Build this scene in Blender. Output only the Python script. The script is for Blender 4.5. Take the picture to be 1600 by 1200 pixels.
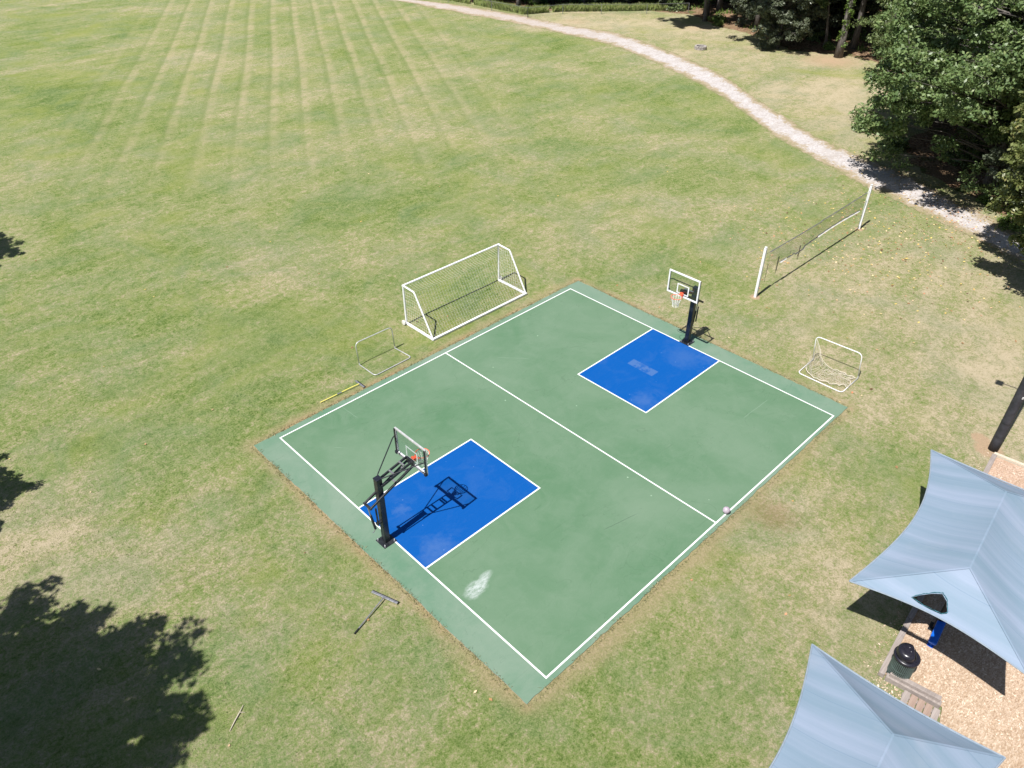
import bpy, bmesh, math, random
import numpy as np
from mathutils import Vector, Matrix, noise as mnoise
from mathutils.geometry import delaunay_2d_cdt

R = math.radians
SC = bpy.context.scene
for o in list(bpy.data.objects):
    bpy.data.objects.remove(o)

# ------------------------------------------------------------------ camera
cam_d = bpy.data.cameras.new('camera')
cam = bpy.data.objects.new('camera', cam_d)
SC.collection.objects.link(cam)
cam_d.sensor_width = 36
cam_d.lens = 36 * 1190 / 1600
cam_d.clip_start = 0.2
cam_d.clip_end = 1500
cam.location = (-9.003, -21.982, 19.063)
cam.rotation_euler = (R(90 - 36.744), 0, R(45.877 - 90))
SC.camera = cam

# ------------------------------------------------------------------ light
SUN_EL, SUN_AZ = 60.0, 183.5          # direction TO the sun, azimuth from +x
sun_vec = Vector((math.cos(R(SUN_AZ)) * math.cos(R(SUN_EL)), math.sin(R(SUN_AZ)) * math.cos(R(SUN_EL)), math.sin(R(SUN_EL))))
world = bpy.data.worlds.new('World')
SC.world = world
world.use_nodes = True
wt = world.node_tree
for n in list(wt.nodes): wt.nodes.remove(n)
sky = wt.nodes.new('ShaderNodeTexSky')
sky.sky_type = 'NISHITA'
sky.sun_disc = False
sky.sun_elevation = R(SUN_EL)
sky.sun_rotation = R(90 - SUN_AZ) % (2 * math.pi)
bg = wt.nodes.new('ShaderNodeBackground')
bg.inputs['Strength'].default_value = 0.05
wo = wt.nodes.new('ShaderNodeOutputWorld')
wt.links.new(sky.outputs[0], bg.inputs['Color'])
wt.links.new(bg.outputs[0], wo.inputs['Surface'])
sun_d = bpy.data.lights.new('sun', 'SUN')
sun_d.energy = 5.0
sun_d.angle = R(0.53)
sun_d.color = (1.0, 0.965, 0.91)
sun = bpy.data.objects.new('sun', sun_d)
SC.collection.objects.link(sun)
sun.location = (0, 0, 60)
sun.rotation_euler = sun_vec.to_track_quat('Z', 'Y').to_euler()
SC.view_settings.view_transform = 'Standard'
SC.view_settings.look = 'None'
SC.view_settings.gamma = 1
SC.view_settings.use_curve_mapping = False
SC.view_settings.exposure = 0.68

# ------------------------------------------------------------------ node helper
class NT:
    def __init__(s, name, rough=0.8, spec=0.3):
        s.m = bpy.data.materials.new(name); s.m.use_nodes = True
        s.t = s.m.node_tree
        s.b = s.t.nodes['Principled BSDF']
        s.b.inputs['Roughness'].default_value = rough
        s.b.inputs['Specular IOR Level'].default_value = spec
        s._pos = None
    def n(s, k, **kw):
        x = s.t.nodes.new(k)
        for a, v in kw.items(): setattr(x, a, v)
        return x
    def put(s, sock, v):
        if isinstance(v, (int, float)): sock.default_value = v
        elif isinstance(v, (tuple, list)):
            sock.default_value = tuple(v) + ((1.0,) if len(v) == 3 and len(sock.default_value) == 4 else ())
        else: s.t.links.new(v, sock)
    @property
    def pos(s):
        if s._pos is None:
            s._pos = s.n('ShaderNodeNewGeometry').outputs['Position']
        return s._pos
    def obj(s): return s.n('ShaderNodeTexCoord').outputs['Object']
    def math(s, op, a, b=0.0, c=None, clamp=False):
        x = s.n('ShaderNodeMath', operation=op, use_clamp=clamp)
        s.put(x.inputs[0], a); s.put(x.inputs[1], b)
        if c is not None: s.put(x.inputs[2], c)
        return x.outputs[0]
    def vm(s, op, a, b=(0, 0, 0)):
        x = s.n('ShaderNodeVectorMath', operation=op)
        s.put(x.inputs[0], a); s.put(x.inputs[1], b)
        return x.outputs['Value'] if op in ('LENGTH', 'DOT_PRODUCT', 'DISTANCE') else x.outputs[0]
    def mapv(s, v, loc=(0, 0, 0), rot=0, scale=(1, 1, 1)):
        x = s.n('ShaderNodeMapping')
        s.put(x.inputs['Vector'], v); x.inputs['Location'].default_value = loc
        x.inputs['Rotation'].default_value = (0, 0, rot); x.inputs['Scale'].default_value = scale
        return x.outputs[0]
    def noise(s, v, scale, detail=3, rough=0.5, dist=0.0):
        x = s.n('ShaderNodeTexNoise')
        s.put(x.inputs['Vector'], v); x.inputs['Scale'].default_value = scale
        x.inputs['Detail'].default_value = detail; x.inputs['Roughness'].default_value = rough
        x.inputs['Distortion'].default_value = dist
        return x.outputs['Fac']
    def voro(s, v, scale, out='Distance', rnd=1.0):
        x = s.n('ShaderNodeTexVoronoi')
        s.put(x.inputs['Vector'], v); x.inputs['Scale'].default_value = scale
        x.inputs['Randomness'].default_value = rnd
        return x.outputs[out]
    def rng(s, v, a, b, c=0.0, d=1.0):
        x = s.n('ShaderNodeMapRange'); x.clamp = True
        s.put(x.inputs[0], v)
        for i, q in enumerate((a, b, c, d)): x.inputs[i + 1].default_value = q
        return x.outputs[0]
    def ramp(s, v, stops):
        x = s.n('ShaderNodeValToRGB'); s.put(x.inputs[0], v)
        e = x.color_ramp.elements
        while len(e) < len(stops): e.new(0.5)
        for i, (p, c) in enumerate(stops):
            e[i].position = p; e[i].color = tuple(c) + (1,)
        return x.outputs[0]
    def mix(s, f, a, b, mode='MIX'):
        x = s.n('ShaderNodeMix', data_type='RGBA', blend_type=mode)
        s.put(x.inputs[0], f); s.put(x.inputs[6], a); s.put(x.inputs[7], b)
        return x.outputs[2]
    def bump(s, h, strength=0.3, dist=0.02):
        x = s.n('ShaderNodeBump'); x.inputs['Strength'].default_value = strength
        x.inputs['Distance'].default_value = dist; s.put(x.inputs['Height'], h)
        s.t.links.new(x.outputs[0], s.b.inputs['Normal'])
    def col(s, c): s.put(s.b.inputs['Base Color'], c)
    def sep(s, v):
        x = s.n('ShaderNodeSeparateXYZ'); s.put(x.inputs[0], v); return x.outputs

def simple(name, c, rough=0.5, metal=0.0, spec=0.4, var=0.12, nscale=9.0, dust=None):
    t = NT(name, rough, spec)
    t.b.inputs['Metallic'].default_value = metal
    p = t.obj()
    f = t.noise(p, nscale, 4, 0.6)
    dark = tuple(x * (1 - var * 1.6) for x in c); light = tuple(min(1, x * (1 + var)) for x in c)
    cc = t.mix(t.rng(f, 0.3, 0.7), dark, light)
    if dust:
        cc = t.mix(t.rng(t.noise(p, nscale * 0.35, 5, 0.7), 0.5, 0.75, 0, 0.6), cc, dust)
    t.col(cc)
    t.put(t.b.inputs['Roughness'], t.rng(t.noise(p, nscale * 2, 2), 0.3, 0.7, max(0.05, rough - 0.08), min(1, rough + 0.1)))
    return t.m

M = {}
# court half sizes; the white rectangle runs x 0..16.4, y 0..-14.05
CL, CW = 16.4, 14.05
SX0, SX1, SY0, SY1 = -0.94, 17.32, -14.23, 0.31

def spot(t, x, y, r0, r1, wob=0.15):
    d = t.vm('LENGTH', t.vm('SUBTRACT', t.vm('MULTIPLY', t.pos, (1, 1, 0)), (x, y, 0)))
    d = t.math('ADD', d, t.math('MULTIPLY', t.math('SUBTRACT', t.noise(t.pos, 5.0, 3), 0.5), wob * 2))
    return t.rng(d, r1, r0)

def mat_lawn():
    t = NT('lawn grass', 0.95, 0.12)
    at = t.n('ShaderNodeAttribute'); at.attribute_name = 'mask'
    ms = t.n('ShaderNodeSeparateColor'); t.t.links.new(at.outputs['Color'], ms.inputs[0])
    dry, lush, dirt = ms.outputs[0], ms.outputs[1], ms.outputs[2]
    p = t.pos
    diag = t.mapv(p, rot=R(-60), scale=(0.30, 1.2, 1))        # drawn out along the mowing direction
    diag2 = t.mapv(p, loc=(31, 7, 0), rot=R(-35), scale=(0.7, 1.0, 1))
    big = t.noise(t.mapv(p, loc=(5, 17, 0)), 0.11, 4, 0.6, 0.6)
    mid = t.noise(diag, 0.75, 5, 0.62, 0.3)
    mid2 = t.noise(diag2, 0.6, 6, 0.68, 0.8)
    sm = t.noise(p, 2.6, 5, 0.72, 0.4)
    fine = t.noise(p, 12.0, 6, 0.85)
    vfine = t.noise(t.mapv(p, scale=(1.0, 1.25, 1), rot=R(35)), 21.0, 4, 0.8)
    # dryness field
    a = t.math('ADD', dry, t.math('MULTIPLY', t.math('SUBTRACT', big, 0.5), 1.0))
    a = t.math('ADD', a, t.math('MULTIPLY', t.math('SUBTRACT', mid, 0.5), 0.6))
    a = t.math('ADD', a, t.math('MULTIPLY', t.math('SUBTRACT', mid2, 0.5), 0.65))
    a = t.math('ADD', a, t.math('MULTIPLY', t.math('SUBTRACT', t.noise(t.mapv(p, loc=(2, 8, 0)), 5.0, 5, 0.75, 0.3), 0.5), 1.3))
    a = t.math('ADD', a, t.math('MULTIPLY', t.math('SUBTRACT', sm, 0.5), 1.1))
    a = t.math('ADD', a, t.math('MULTIPLY', t.math('SUBTRACT', fine, 0.5), 2.4))
    a = t.math('ADD', a, 0.05)
    c = t.ramp(a, [(0.0, (0.058, 0.102, 0.019)), (0.2, (0.110, 0.162, 0.037)), (0.42, (0.168, 0.210, 0.068)),
                   (0.60, (0.230, 0.238, 0.108)), (0.78, (0.302, 0.266, 0.160)), (1.0, (0.410, 0.345, 0.240))])
    # greyer bluish turf patches against yellow-green ones
    hue = t.noise(t.mapv(p, loc=(60, 3, 0)), 0.23, 5, 0.62, 1.0)
    c = t.mix(t.rng(hue, 0.44, 0.66, 0, 0.6), c, t.mix(0.55, c, (0.128, 0.186, 0.105)))
    yl = t.noise(t.mapv(p, loc=(-20, 43, 0)), 0.13, 5, 0.6, 1.3)
    c = t.mix(t.math('MULTIPLY', t.rng(yl, 0.5, 0.68), t.math('ADD', t.math('MULTIPLY', lush, 0.85), 0.15)), c,
              t.mix(0.6, c, (0.205, 0.232, 0.050)))
    # lush clumps
    lc = t.math('MULTIPLY', t.rng(t.noise(t.mapv(p, loc=(9, 9, 0)), 0.9, 5, 0.7, 0.5), 0.55, 0.72), 0.55)
    c = t.mix(lc, c, (0.100, 0.150, 0.040))
    # mowing stripes far out on the field
    rx = t.sep(t.mapv(p, rot=R(-60)))          # x along the stripes, y across
    wob = t.math('MULTIPLY', t.math('SUBTRACT', t.noise(t.mapv(p, rot=R(-60), scale=(0.035, 0.02, 1)), 1.0, 2), 0.5), 0.7)
    ac = t.math('ADD', rx[1], wob)
    ph = t.math('FRACT', t.math('DIVIDE', t.math('ADD', ac, 200.15), 2.52))
    edge = t.math('ABSOLUTE', t.math('SUBTRACT', ph, 0.5))                 # 0..0.5
    edge = t.math('ADD', edge, t.math('MULTIPLY', t.math('ADD', t.math('SUBTRACT', sm, 0.5), t.math('SUBTRACT', mid2, 0.5)), 0.35))
    w = t.rng(edge, 0.20, 0.06)
    brk = t.rng(t.noise(t.mapv(p, rot=R(-60), scale=(0.35, 0.8, 1)), 1.0, 5, 0.7), 0.40, 0.60, 0.12, 1.0)
    far = t.rng(t.math('ADD', rx[0], t.math('MULTIPLY', t.math('SUBTRACT', mid2, 0.5), 46.0)), 20.0, 46.0)
    far = t.math('MULTIPLY', far, t.rng(rx[1], -22.0, -12.0))
    far = t.math('MULTIPLY', far, t.rng(rx[1], 17.5, 12.0))
    w = t.math('MULTIPLY', t.math('MULTIPLY', w, brk), far)
    c = t.mix(t.math('MULTIPLY', w, 0.52), c, (0.380, 0.315, 0.205))
    w2 = t.math('MULTIPLY', t.math('MULTIPLY', t.rng(ph, 0.58, 0.66), t.rng(ph, 0.84, 0.70)), far)
    c = t.mix(t.math('MULTIPLY', w2, 0.36), c, (0.100, 0.152, 0.038))
    # fine tyre lines inside the stripes
    ph2 = t.math('ABSOLUTE', t.math('SUBTRACT', t.math('FRACT', t.math('DIVIDE', t.math('ADD', ac, 200.0), 0.63)), 0.5))
    c = t.mix(t.math('MULTIPLY', t.math('MULTIPLY', t.rng(ph2, 0.12, 0.0), far), 0.12), c, (0.26, 0.235, 0.12))
    # worn strip around the court slab
    hx, hy = (SX1 - SX0) / 2, (SY1 - SY0) / 2
    q = t.vm('SUBTRACT', t.vm('ABSOLUTE', t.vm('SUBTRACT', t.vm('MULTIPLY', p, (1, 1, 0)), ((SX0 + SX1) / 2, (SY0 + SY1) / 2, 0))), (hx, hy, 0))
    d = t.vm('LENGTH', t.vm('MAXIMUM', q, (0, 0, 0)))
    en = t.noise(p, 1.1, 5, 0.7)
    en2 = t.noise(t.mapv(p, loc=(3, 3, 0)), 0.22, 3, 0.5)
    dd = t.math('ADD', d, t.math('MULTIPLY', t.math('SUBTRACT', en, 0.5), -0.9))
    dd = t.math('ADD', dd, t.math('MULTIPLY', t.math('SUBTRACT', en2, 0.5), -1.3))
    worn = t.rng(dd, 0.60, 0.08)
    tan = t.mix(t.rng(fine, 0.3, 0.7), (0.250, 0.195, 0.108), (0.380, 0.305, 0.190))
    c = t.mix(t.math('MULTIPLY', worn, 0.62), c, tan)
    soil = t.math('MULTIPLY', t.rng(d, 0.34, 0.06), t.rng(t.noise(t.mapv(p, loc=(7, 1, 0)), 0.42, 4, 0.7), 0.46, 0.60))
    ps_ = t.sep(p)
    side = t.math('MAXIMUM', t.rng(ps_[1], -0.3, 0.3), t.math('MULTIPLY', t.rng(ps_[0], -0.5, -0.95), 0.45))
    side = t.math('MAXIMUM', side, t.math('MULTIPLY', t.rng(ps_[0], 17.2, 17.4), 0.85))
    soil = t.math('MULTIPLY', soil, t.math('ADD', t.math('MULTIPLY', side, 0.85), 0.12))
    c = t.mix(t.math('MULTIPLY', soil, 0.85), c, t.mix(fine, (0.26, 0.160, 0.088), (0.42, 0.275, 0.170)))
    # bare earth by attribute and at the posts
    dm = t.math('ADD', dirt, t.math('MULTIPLY', t.math('SUBTRACT', sm, 0.5), 0.5))
    for (x, y, r) in ((22.4, -6.86, 0.30), (33.45, -6.85, 0.28), (18.75, -19.05, 0.62), (19.2, -18.6, 0.4)):
        dm = t.math('MAXIMUM', dm, spot(t, x, y, r * 0.5, r * 1.15))
    c = t.mix(t.rng(dm, 0.35, 0.75, 0, 0.92), c, t.mix(fine, (0.30, 0.205, 0.125), (0.46, 0.335, 0.235)))
    # brown burnt spot at the far edge of the court
    c = t.mix(t.math('MULTIPLY', spot(t, 10.0, -15.2, 0.3, 1.0, 0.5), 0.5), c, (0.20, 0.135, 0.065))
    # blade scale speckle
    c = t.mix(t.rng(vfine, 0.47, 0.28, 0, 0.85), c, t.mix(0.5, c, (0.030, 0.046, 0.016)))
    c = t.mix(t.rng(vfine, 0.55, 0.74, 0, 0.6), c, (0.40, 0.37, 0.23))
    t.col(c)
    h = t.math('ADD', t.math('MULTIPLY', vfine, 1.0), t.math('MULTIPLY', fine, 1.4))
    t.bump(h, 0.8, 0.045)
    return t.m
M['lawn'] = mat_lawn()

def court_col(t, base, dusty, amt):
    p = t.pos
    a = t.noise(p, 0.20, 5, 0.6, 0.8); b = t.noise(t.mapv(p, loc=(9, 2, 0)), 1.1, 6, 0.7, 0.6)
    f = t.noise(p, 26.0, 3, 0.7)
    c = t.mix(t.rng(a, 0.36, 0.66, 0, amt), base, dusty)
    c = t.mix(t.rng(b, 0.44, 0.72, 0, amt * 0.75), c, dusty)
    c = t.mix(t.rng(f, 0.35, 0.65, 0, 0.10), c, tuple(x * 0.7 for x in base))
    # dark fine scuffs and thin pale scratches
    s1 = t.noise(t.mapv(p, rot=R(25), scale=(0.5, 4.0, 1)), 0.9, 6, 0.75, 1.5)
    c = t.mix(t.math('MULTIPLY', t.rng(t.math('ABSOLUTE', t.math('SUBTRACT', s1, 0.5)), 0.006, 0.0), 0.30), c, dusty)
    s2 = t.noise(t.mapv(p, rot=R(-50), loc=(4, 4, 0), scale=(0.35, 1.0, 1)), 0.45, 3, 0.5, 2.5)
    c = t.mix(t.math('MULTIPLY', t.rng(t.math('ABSOLUTE', t.math('SUBTRACT', s2, 0.52)), 0.004, 0.0), 0.22), c, tuple(x * 0.45 for x in base))
    # droppings / chips
    v = t.voro(p, 0.9); c = t.mix(t.rng(v, 0.035, 0.018, 0, 0.75), c, tuple(min(1, x * 1.8 + 0.05) for x in dusty))
    return c

def mat_court(name, base, dusty, amt, scuff=False):
    t = NT(name, 0.72, 0.28)
    c = court_col(t, base, dusty, amt)
    if scuff:
        p = t.pos
        st = t.noise(t.mapv(p, rot=R(40), scale=(3.5, 9.0, 1)), 1.3, 5, 0.8)
        d = t.noise(p, 2.4, 4, 0.7)
        ang = R(63)
        for (x, y, lx, ly, k) in ((0.62, -10.46, 0.40, 0.28, 0.62), (1.18, -10.30, 0.28, 0.15, 0.42), (0.95, -10.4, 0.25, 0.16, 0.35)):
            q = t.vm('MULTIPLY', t.mapv(t.vm('SUBTRACT', p, (x, y, 0)), rot=-R(5)), (1 / lx, 1 / ly, 0))
            e = t.math('ADD', t.vm('LENGTH', q), t.math('MULTIPLY', t.math('SUBTRACT', d, 0.5), 1.0))
            m = t.math('MULTIPLY', t.rng(e, 1.15, 0.55), t.rng(st, 0.40, 0.60, 0.15, k))
            c = t.mix(m, c, (0.52, 0.55, 0.57))
        for (ax, ay, bx_, by_, dk) in ((5.27, -11.61, 6.71, -11.95, 1), (2.77, .0, 2.82, -1.1, 0), (1.14, -1.85, 1.45, -2.2, 0), (15.49, -11.69, 13.68, -11.64, 0), (9.6, -1.8, 10.6, -2.9, 0)):
            L = math.hypot(bx_ - ax, by_ - ay); ux, uy = (bx_ - ax) / L, (by_ - ay) / L
            dv = t.vm('SUBTRACT', p, (ax, ay, 0))
            al = t.vm('DOT_PRODUCT', dv, (ux, uy, 0)); ac_ = t.math('ABSOLUTE', t.math('ADD', t.vm('DOT_PRODUCT', dv, (-uy, ux, 0)), t.math('MULTIPLY', t.math('SUBTRACT', d, .5), .06)))
            mk = t.math('MULTIPLY', t.math('MULTIPLY', t.rng(al, 0, .15), t.rng(al, L, L - .2)), t.rng(ac_, .022, .006))
            c = t.mix(t.math('MULTIPLY', mk, .5 if dk else .22), c, (.03, .06, .04) if dk else (.26, .34, .28))
        # big pale rub marks left by puddles
        for (x, y, r) in ((2.0, -4.3, 1.3), (11.3, -9.3, 1.6), (9.2, -3.0, 1.2), (7.0, -12.0, 1.6), (12.0, -12.4, 1.4)):
            c = t.mix(t.math('MULTIPLY', spot(t, x, y, r * 0.3, r * 1.3, 0.7), 0.30), c, dusty)
    t.col(c)
    t.bump(t.noise(t.pos, 60.0, 3, 0.7), 0.25, 0.004)
    return t.m
M['court_in'] = mat_court('green acrylic court surface', (0.074, 0.154, 0.084), (0.136, 0.204, 0.140), 0.62, True)
M['court_out'] = mat_court('dusty green court border', (0.090, 0.178, 0.116), (0.168, 0.228, 0.176), 0.85)

def mat_blue():
    t = NT('blue key paint', 0.75, 0.12)
    p = t.pos
    c = (0.0010, 0.070, 0.285)
    dusty = (0.040, 0.108, 0.300)
    m = t.mix(t.rng(t.noise(p, 0.9, 5, 0.65, 0.5), 0.50, 0.74, 0, 0.35), c, dusty)
    for (x, y, r, k) in ((0.85, -8.35, 0.55, 0.8), (0.4, -8.6, 0.5, 0.6), (1.05, -6.2, 0.3, 0.7), (15.6, -7.5, 0.9, 0.55), (16.2, -8.4, 0.5, 0.5), (11.8, -8.2, 0.55, 0.7)):
        m = t.mix(t.math('MULTIPLY', spot(t, x, y, r * 0.2, r * 1.2, 0.4), k), m, dusty)
    # pale rectangle in the far key, patchier in its middle
    q = t.vm('ABSOLUTE', t.vm('SUBTRACT', t.vm('MULTIPLY', p, (1, 1, 0)), (13.6, -6.75, 0)))
    qs = t.sep(q)
    rect = t.math('MULTIPLY', t.rng(qs[0], 0.24, 0.21), t.rng(qs[1], 0.68, 0.64))
    rn = t.rng(t.noise(p, 5.0, 4, 0.6), 0.44, 0.54, 0.25, 1)
    rn = t.math('MAXIMUM', rn, t.rng(qs[1], 0.30, 0.42))
    m = t.mix(t.math('MULTIPLY', t.math('MULTIPLY', rect, rn), 0.62), m, (0.075, 0.145, 0.310))
    v = t.voro(p, 2.2); m = t.mix(t.rng(v, 0.045, 0.02, 0, 0.5), m, (0.25, 0.38, 0.62))
    m = t.mix(t.rng(t.noise(p, 30, 3, 0.7), 0.3, 0.7, 0, 0.14), m, (0.001, 0.045, 0.20))
    s1 = t.noise(t.mapv(p, rot=R(-30), scale=(0.5, 4.0, 1)), 0.9, 6, 0.75, 1.5)
    m = t.mix(t.math('MULTIPLY', t.rng(t.math('ABSOLUTE', t.math('SUBTRACT', s1, 0.5)), 0.006, 0.0), 0.35), m, dusty)
    t.col(m); t.bump(t.noise(p, 60.0, 3, 0.7), 0.25, 0.004)
    return t.m
M['key'] = mat_blue()

def mat_line():
    t = NT('white line paint', 0.6, 0.3)
    p = t.pos
    c = t.mix(t.rng(t.noise(p, 3.0, 5, 0.7), 0.5, 0.8, 0, 0.45), (0.68, 0.70, 0.69), (0.42, 0.46, 0.43))
    c = t.mix(t.rng(t.noise(p, 22.0, 4, 0.8), 0.64, 0.72, 0, 0.6), c, (0.16, 0.25, 0.18))
    t.col(c)
    return t.m
M['line'] = mat_line()
M['slab_edge'] = simple('raw concrete edge', (0.30, 0.28, 0.25), 0.9, nscale=5, var=0.25)

def mat_path():
    t = NT('crushed gravel', 0.95, 0.15)
    uv = t.n('ShaderNodeAttribute'); uv.attribute_name = 'across'
    a = uv.outputs['Fac']                              # 0 in the middle, 1 at the edge
    p = t.pos
    g1 = t.voro(p, 9.0, 'Color'); gs = t.n('ShaderNodeSeparateColor'); t.put(gs.inputs[0], g1)
    n1 = t.noise(p, 0.8, 6, 0.7, 0.4); n2 = t.noise(p, 5.0, 5, 0.75)
    c = t.mix(gs.outputs[0], (0.36, 0.34, 0.34), (0.53, 0.51, 0.52))
    c = t.mix(t.rng(n2, 0.35, 0.7, 0, 0.5), c, (0.40, 0.345, 0.315))
    e = t.math('ADD', a, t.math('MULTIPLY', t.math('SUBTRACT', n1, 0.5), 2.0))
    e = t.math('ADD', e, t.math('MULTIPLY', t.math('SUBTRACT', n2, 0.5), 1.3))
    soil = t.mix(n2, (0.26, 0.205, 0.130), (0.37, 0.305, 0.22))
    pat = t.math('MULTIPLY', t.rng(t.noise(t.mapv(p, rot=R(-55), scale=(.35, 1.3, 1)), 1.0, 5, .7), .46, .60), .35)
    c = t.mix(pat, c, (0.31, 0.262, 0.215))
    farp = t.rng(t.sep(p)[1], 28.0, 44.0)
    c = t.mix(t.math('MULTIPLY', farp, .5), c, (0.37, 0.30, 0.25))
    grass = t.mix(n2, (0.14, 0.155, 0.065), (0.26, 0.235, 0.13))
    c = t.mix(t.rng(e, 0.40, 0.72), c, soil)
    c = t.mix(t.rng(e, 0.78, 1.05), c, grass)
    # leaf litter washed over it
    lv = t.math('MULTIPLY', t.rng(t.noise(p, 3.5, 5, 0.85), 0.60, 0.66), 0.7)
    c = t.mix(lv, c, (0.13, 0.085, 0.055))
    t.col(c)
    t.bump(t.math('ADD', t.voro(p, 14.0), t.math('MULTIPLY', n2, 1.5)), 0.8, 0.03)
    return t.m
M['path'] = mat_path()

def mat_floor():
    t = NT('leaf litter floor', 0.95, 0.1)
    p = t.pos
    v = t.n('ShaderNodeSeparateColor'); t.put(v.inputs[0], t.voro(p, 7.0, 'Color'))
    c = t.ramp(v.outputs[0], [(0, (0.075, 0.045, 0.028)), (0.4, (0.16, 0.095, 0.058)), (0.75, (0.27, 0.175, 0.11)), (1, (0.34, 0.25, 0.17))])
    c = t.mix(t.rng(t.noise(p, 0.35, 5, 0.65), 0.48, 0.62), c, (0.20, 0.135, 0.082))
    c = t.mix(t.rng(t.noise(p, 0.5, 4, 0.6), 0.55, 0.7), c, (0.075, 0.105, 0.030))
    t.col(c); t.bump(t.voro(p, 9.0), 0.9, 0.05)
    return t.m
M['floor'] = mat_floor()

def mat_mulch():
    t = NT('wood chip mulch', 0.95, 0.12)
    p = t.pos
    v = t.n('ShaderNodeSeparateColor'); t.put(v.inputs[0], t.voro(t.mapv(p, rot=R(30), scale=(1, 2.2, 1)), 13.0, 'Color'))
    v2 = t.n('ShaderNodeSeparateColor'); t.put(v2.inputs[0], t.voro(t.mapv(p, rot=R(-50), scale=(1, 2.4, 1)), 17.0, 'Color'))
    f = t.math('ADD', t.math('MULTIPLY', v.outputs[0], 0.5), t.math('MULTIPLY', v2.outputs[1], 0.5))
    c = t.ramp(f, [(0.1, (0.29, 0.205, 0.135)), (0.4, (0.38, 0.285, 0.200)), (0.7, (0.45, 0.350, 0.260)), (1, (0.57, 0.47, 0.375))])
    pk = t.math('MULTIPLY', t.rng(t.sep(p)[0], 5.0, 19.0), 0.6)
    c = t.mix(pk, c, t.mix(0.5, c, (0.50, 0.30, 0.25)))
    c = t.mix(t.rng(t.noise(p, 1.2, 5, 0.7), 0.5, 0.7, 0, 0.35), c, (0.25, 0.155, 0.085))
    t.col(c)
    t.bump(t.math('ADD', t.voro(t.mapv(p, rot=R(30), scale=(1, 2.2, 1)), 13.0), v2.outputs[2]), 0.6, 0.025)
    return t.m
M['mulch'] = mat_mulch()

def mat_fabric():
    t = NT('blue grey shade cloth', 0.75, 0.25)
    p = t.obj(); s = t.sep(p)
    warp = t.noise(t.mapv(p, scale=(0.25, 0.25, 0.25)), 1.0, 3)
    xb = t.math('ADD', s[0], t.math('MULTIPLY', warp, 0.3))
    band = t.noise(t.n('ShaderNodeCombineXYZ').outputs[0], 1.0)
    cx = t.n('ShaderNodeCombineXYZ'); t.put(cx.inputs[0], xb)
    b1 = t.noise(cx.outputs[0], 1.25, 4, 0.55)
    cx2 = t.n('ShaderNodeCombineXYZ'); t.put(cx2.inputs[0], xb); t.put(cx2.inputs[1], t.math('MULTIPLY', s[1], 0.06))
    b2 = t.noise(cx2.outputs[0], 14.0, 4, 0.7)
    c = t.mix(t.rng(b1, 0.36, 0.62), (0.148, 0.222, 0.288), (0.240, 0.292, 0.388))
    c = t.mix(t.rng(b2, 0.3, 0.75, 0, 0.30), c, (0.140, 0.205, 0.270))
    st = t.noise(t.mapv(p, scale=(0.7, 0.7, 0.7)), 1.0, 5, 0.7)
    c = t.mix(t.rng(st, 0.55, 0.75, 0, 0.35), c, (0.25, 0.29, 0.35))
    fold = t.math('ABSOLUTE', t.math('SUBTRACT', t.math('FRACT', t.math('DIVIDE', t.math('ADD', s[0], 50.0), 1.07)), 0.5))
    c = t.mix(t.rng(fold, 0.012, 0.004, 0, 0.45), c, (0.11, 0.18, 0.26))
    t.col(c)
    t.bump(t.math('ADD', b2, t.noise(p, 120, 2)), 0.3, 0.01)
    out = t.t.nodes['Material Output']
    tr = t.n('ShaderNodeBsdfTranslucent'); t.put(tr.inputs[0], c)
    mx = t.n('ShaderNodeMixShader'); mx.inputs[0].default_value = 0.06
    t.t.links.new(t.b.outputs[0], mx.inputs[1]); t.t.links.new(tr.outputs[0], mx.inputs[2])
    t.t.links.new(mx.outputs[0], out.inputs['Surface'])
    return t.m
M['fabric'] = mat_fabric()
M['hem'] = simple('pale cloth hem', (0.22, 0.265, 0.32), 0.8, var=0.1)
M['tear'] = simple('frayed teal cloth', (0.03, 0.16, 0.20), 0.8, var=0.3)

def mat_leaf(name, cols, trans=0.22):
    t = NT(name, 0.42, 0.45)
    geo = t.n('ShaderNodeNewGeometry')
    oi = t.n('ShaderNodeObjectInfo')
    r = geo.outputs['Random Per Island']
    c = t.ramp(r, [(0.0, cols[0]), (0.45, cols[1]), (0.85, cols[2]), (1.0, cols[3])])
    c = t.mix(t.rng(t.noise(t.pos, 0.5, 3), 0.4, 0.65, 0, 0.5), c, cols[1])
    hs = t.n('ShaderNodeHueSaturation')
    t.put(hs.inputs['Hue'], t.rng(oi.outputs['Random'], 0, 1, 0.485, 0.512))
    t.put(hs.inputs['Value'], t.rng(oi.outputs['Random'], 0, 1, 0.85, 1.15))
    t.put(hs.inputs['Color'], c)
    c = hs.outputs[0]
    t.col(c)
    out = t.t.nodes['Material Output']
    tr = t.n('ShaderNodeBsdfTranslucent'); t.put(tr.inputs[0], t.mix(0.5, c, (0.16, 0.22, 0.03)))
    mx = t.n('ShaderNodeMixShader'); mx.inputs[0].default_value = trans
    t.t.links.new(t.b.outputs[0], mx.inputs[1]); t.t.links.new(tr.outputs[0], mx.inputs[2])
    t.t.links.new(mx.outputs[0], out.inputs['Surface'])
    return t.m
M['leaf'] = mat_leaf('broad leaves', [(0.070, 0.115, 0.042), (0.120, 0.172, 0.062), (0.165, 0.220, 0.084), (0.235, 0.265, 0.115)])
M['leaf_grey'] = mat_leaf('grey green leaves', [(0.085, 0.108, 0.070), (0.125, 0.150, 0.098), (0.165, 0.185, 0.130), (0.20, 0.215, 0.16)])
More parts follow.
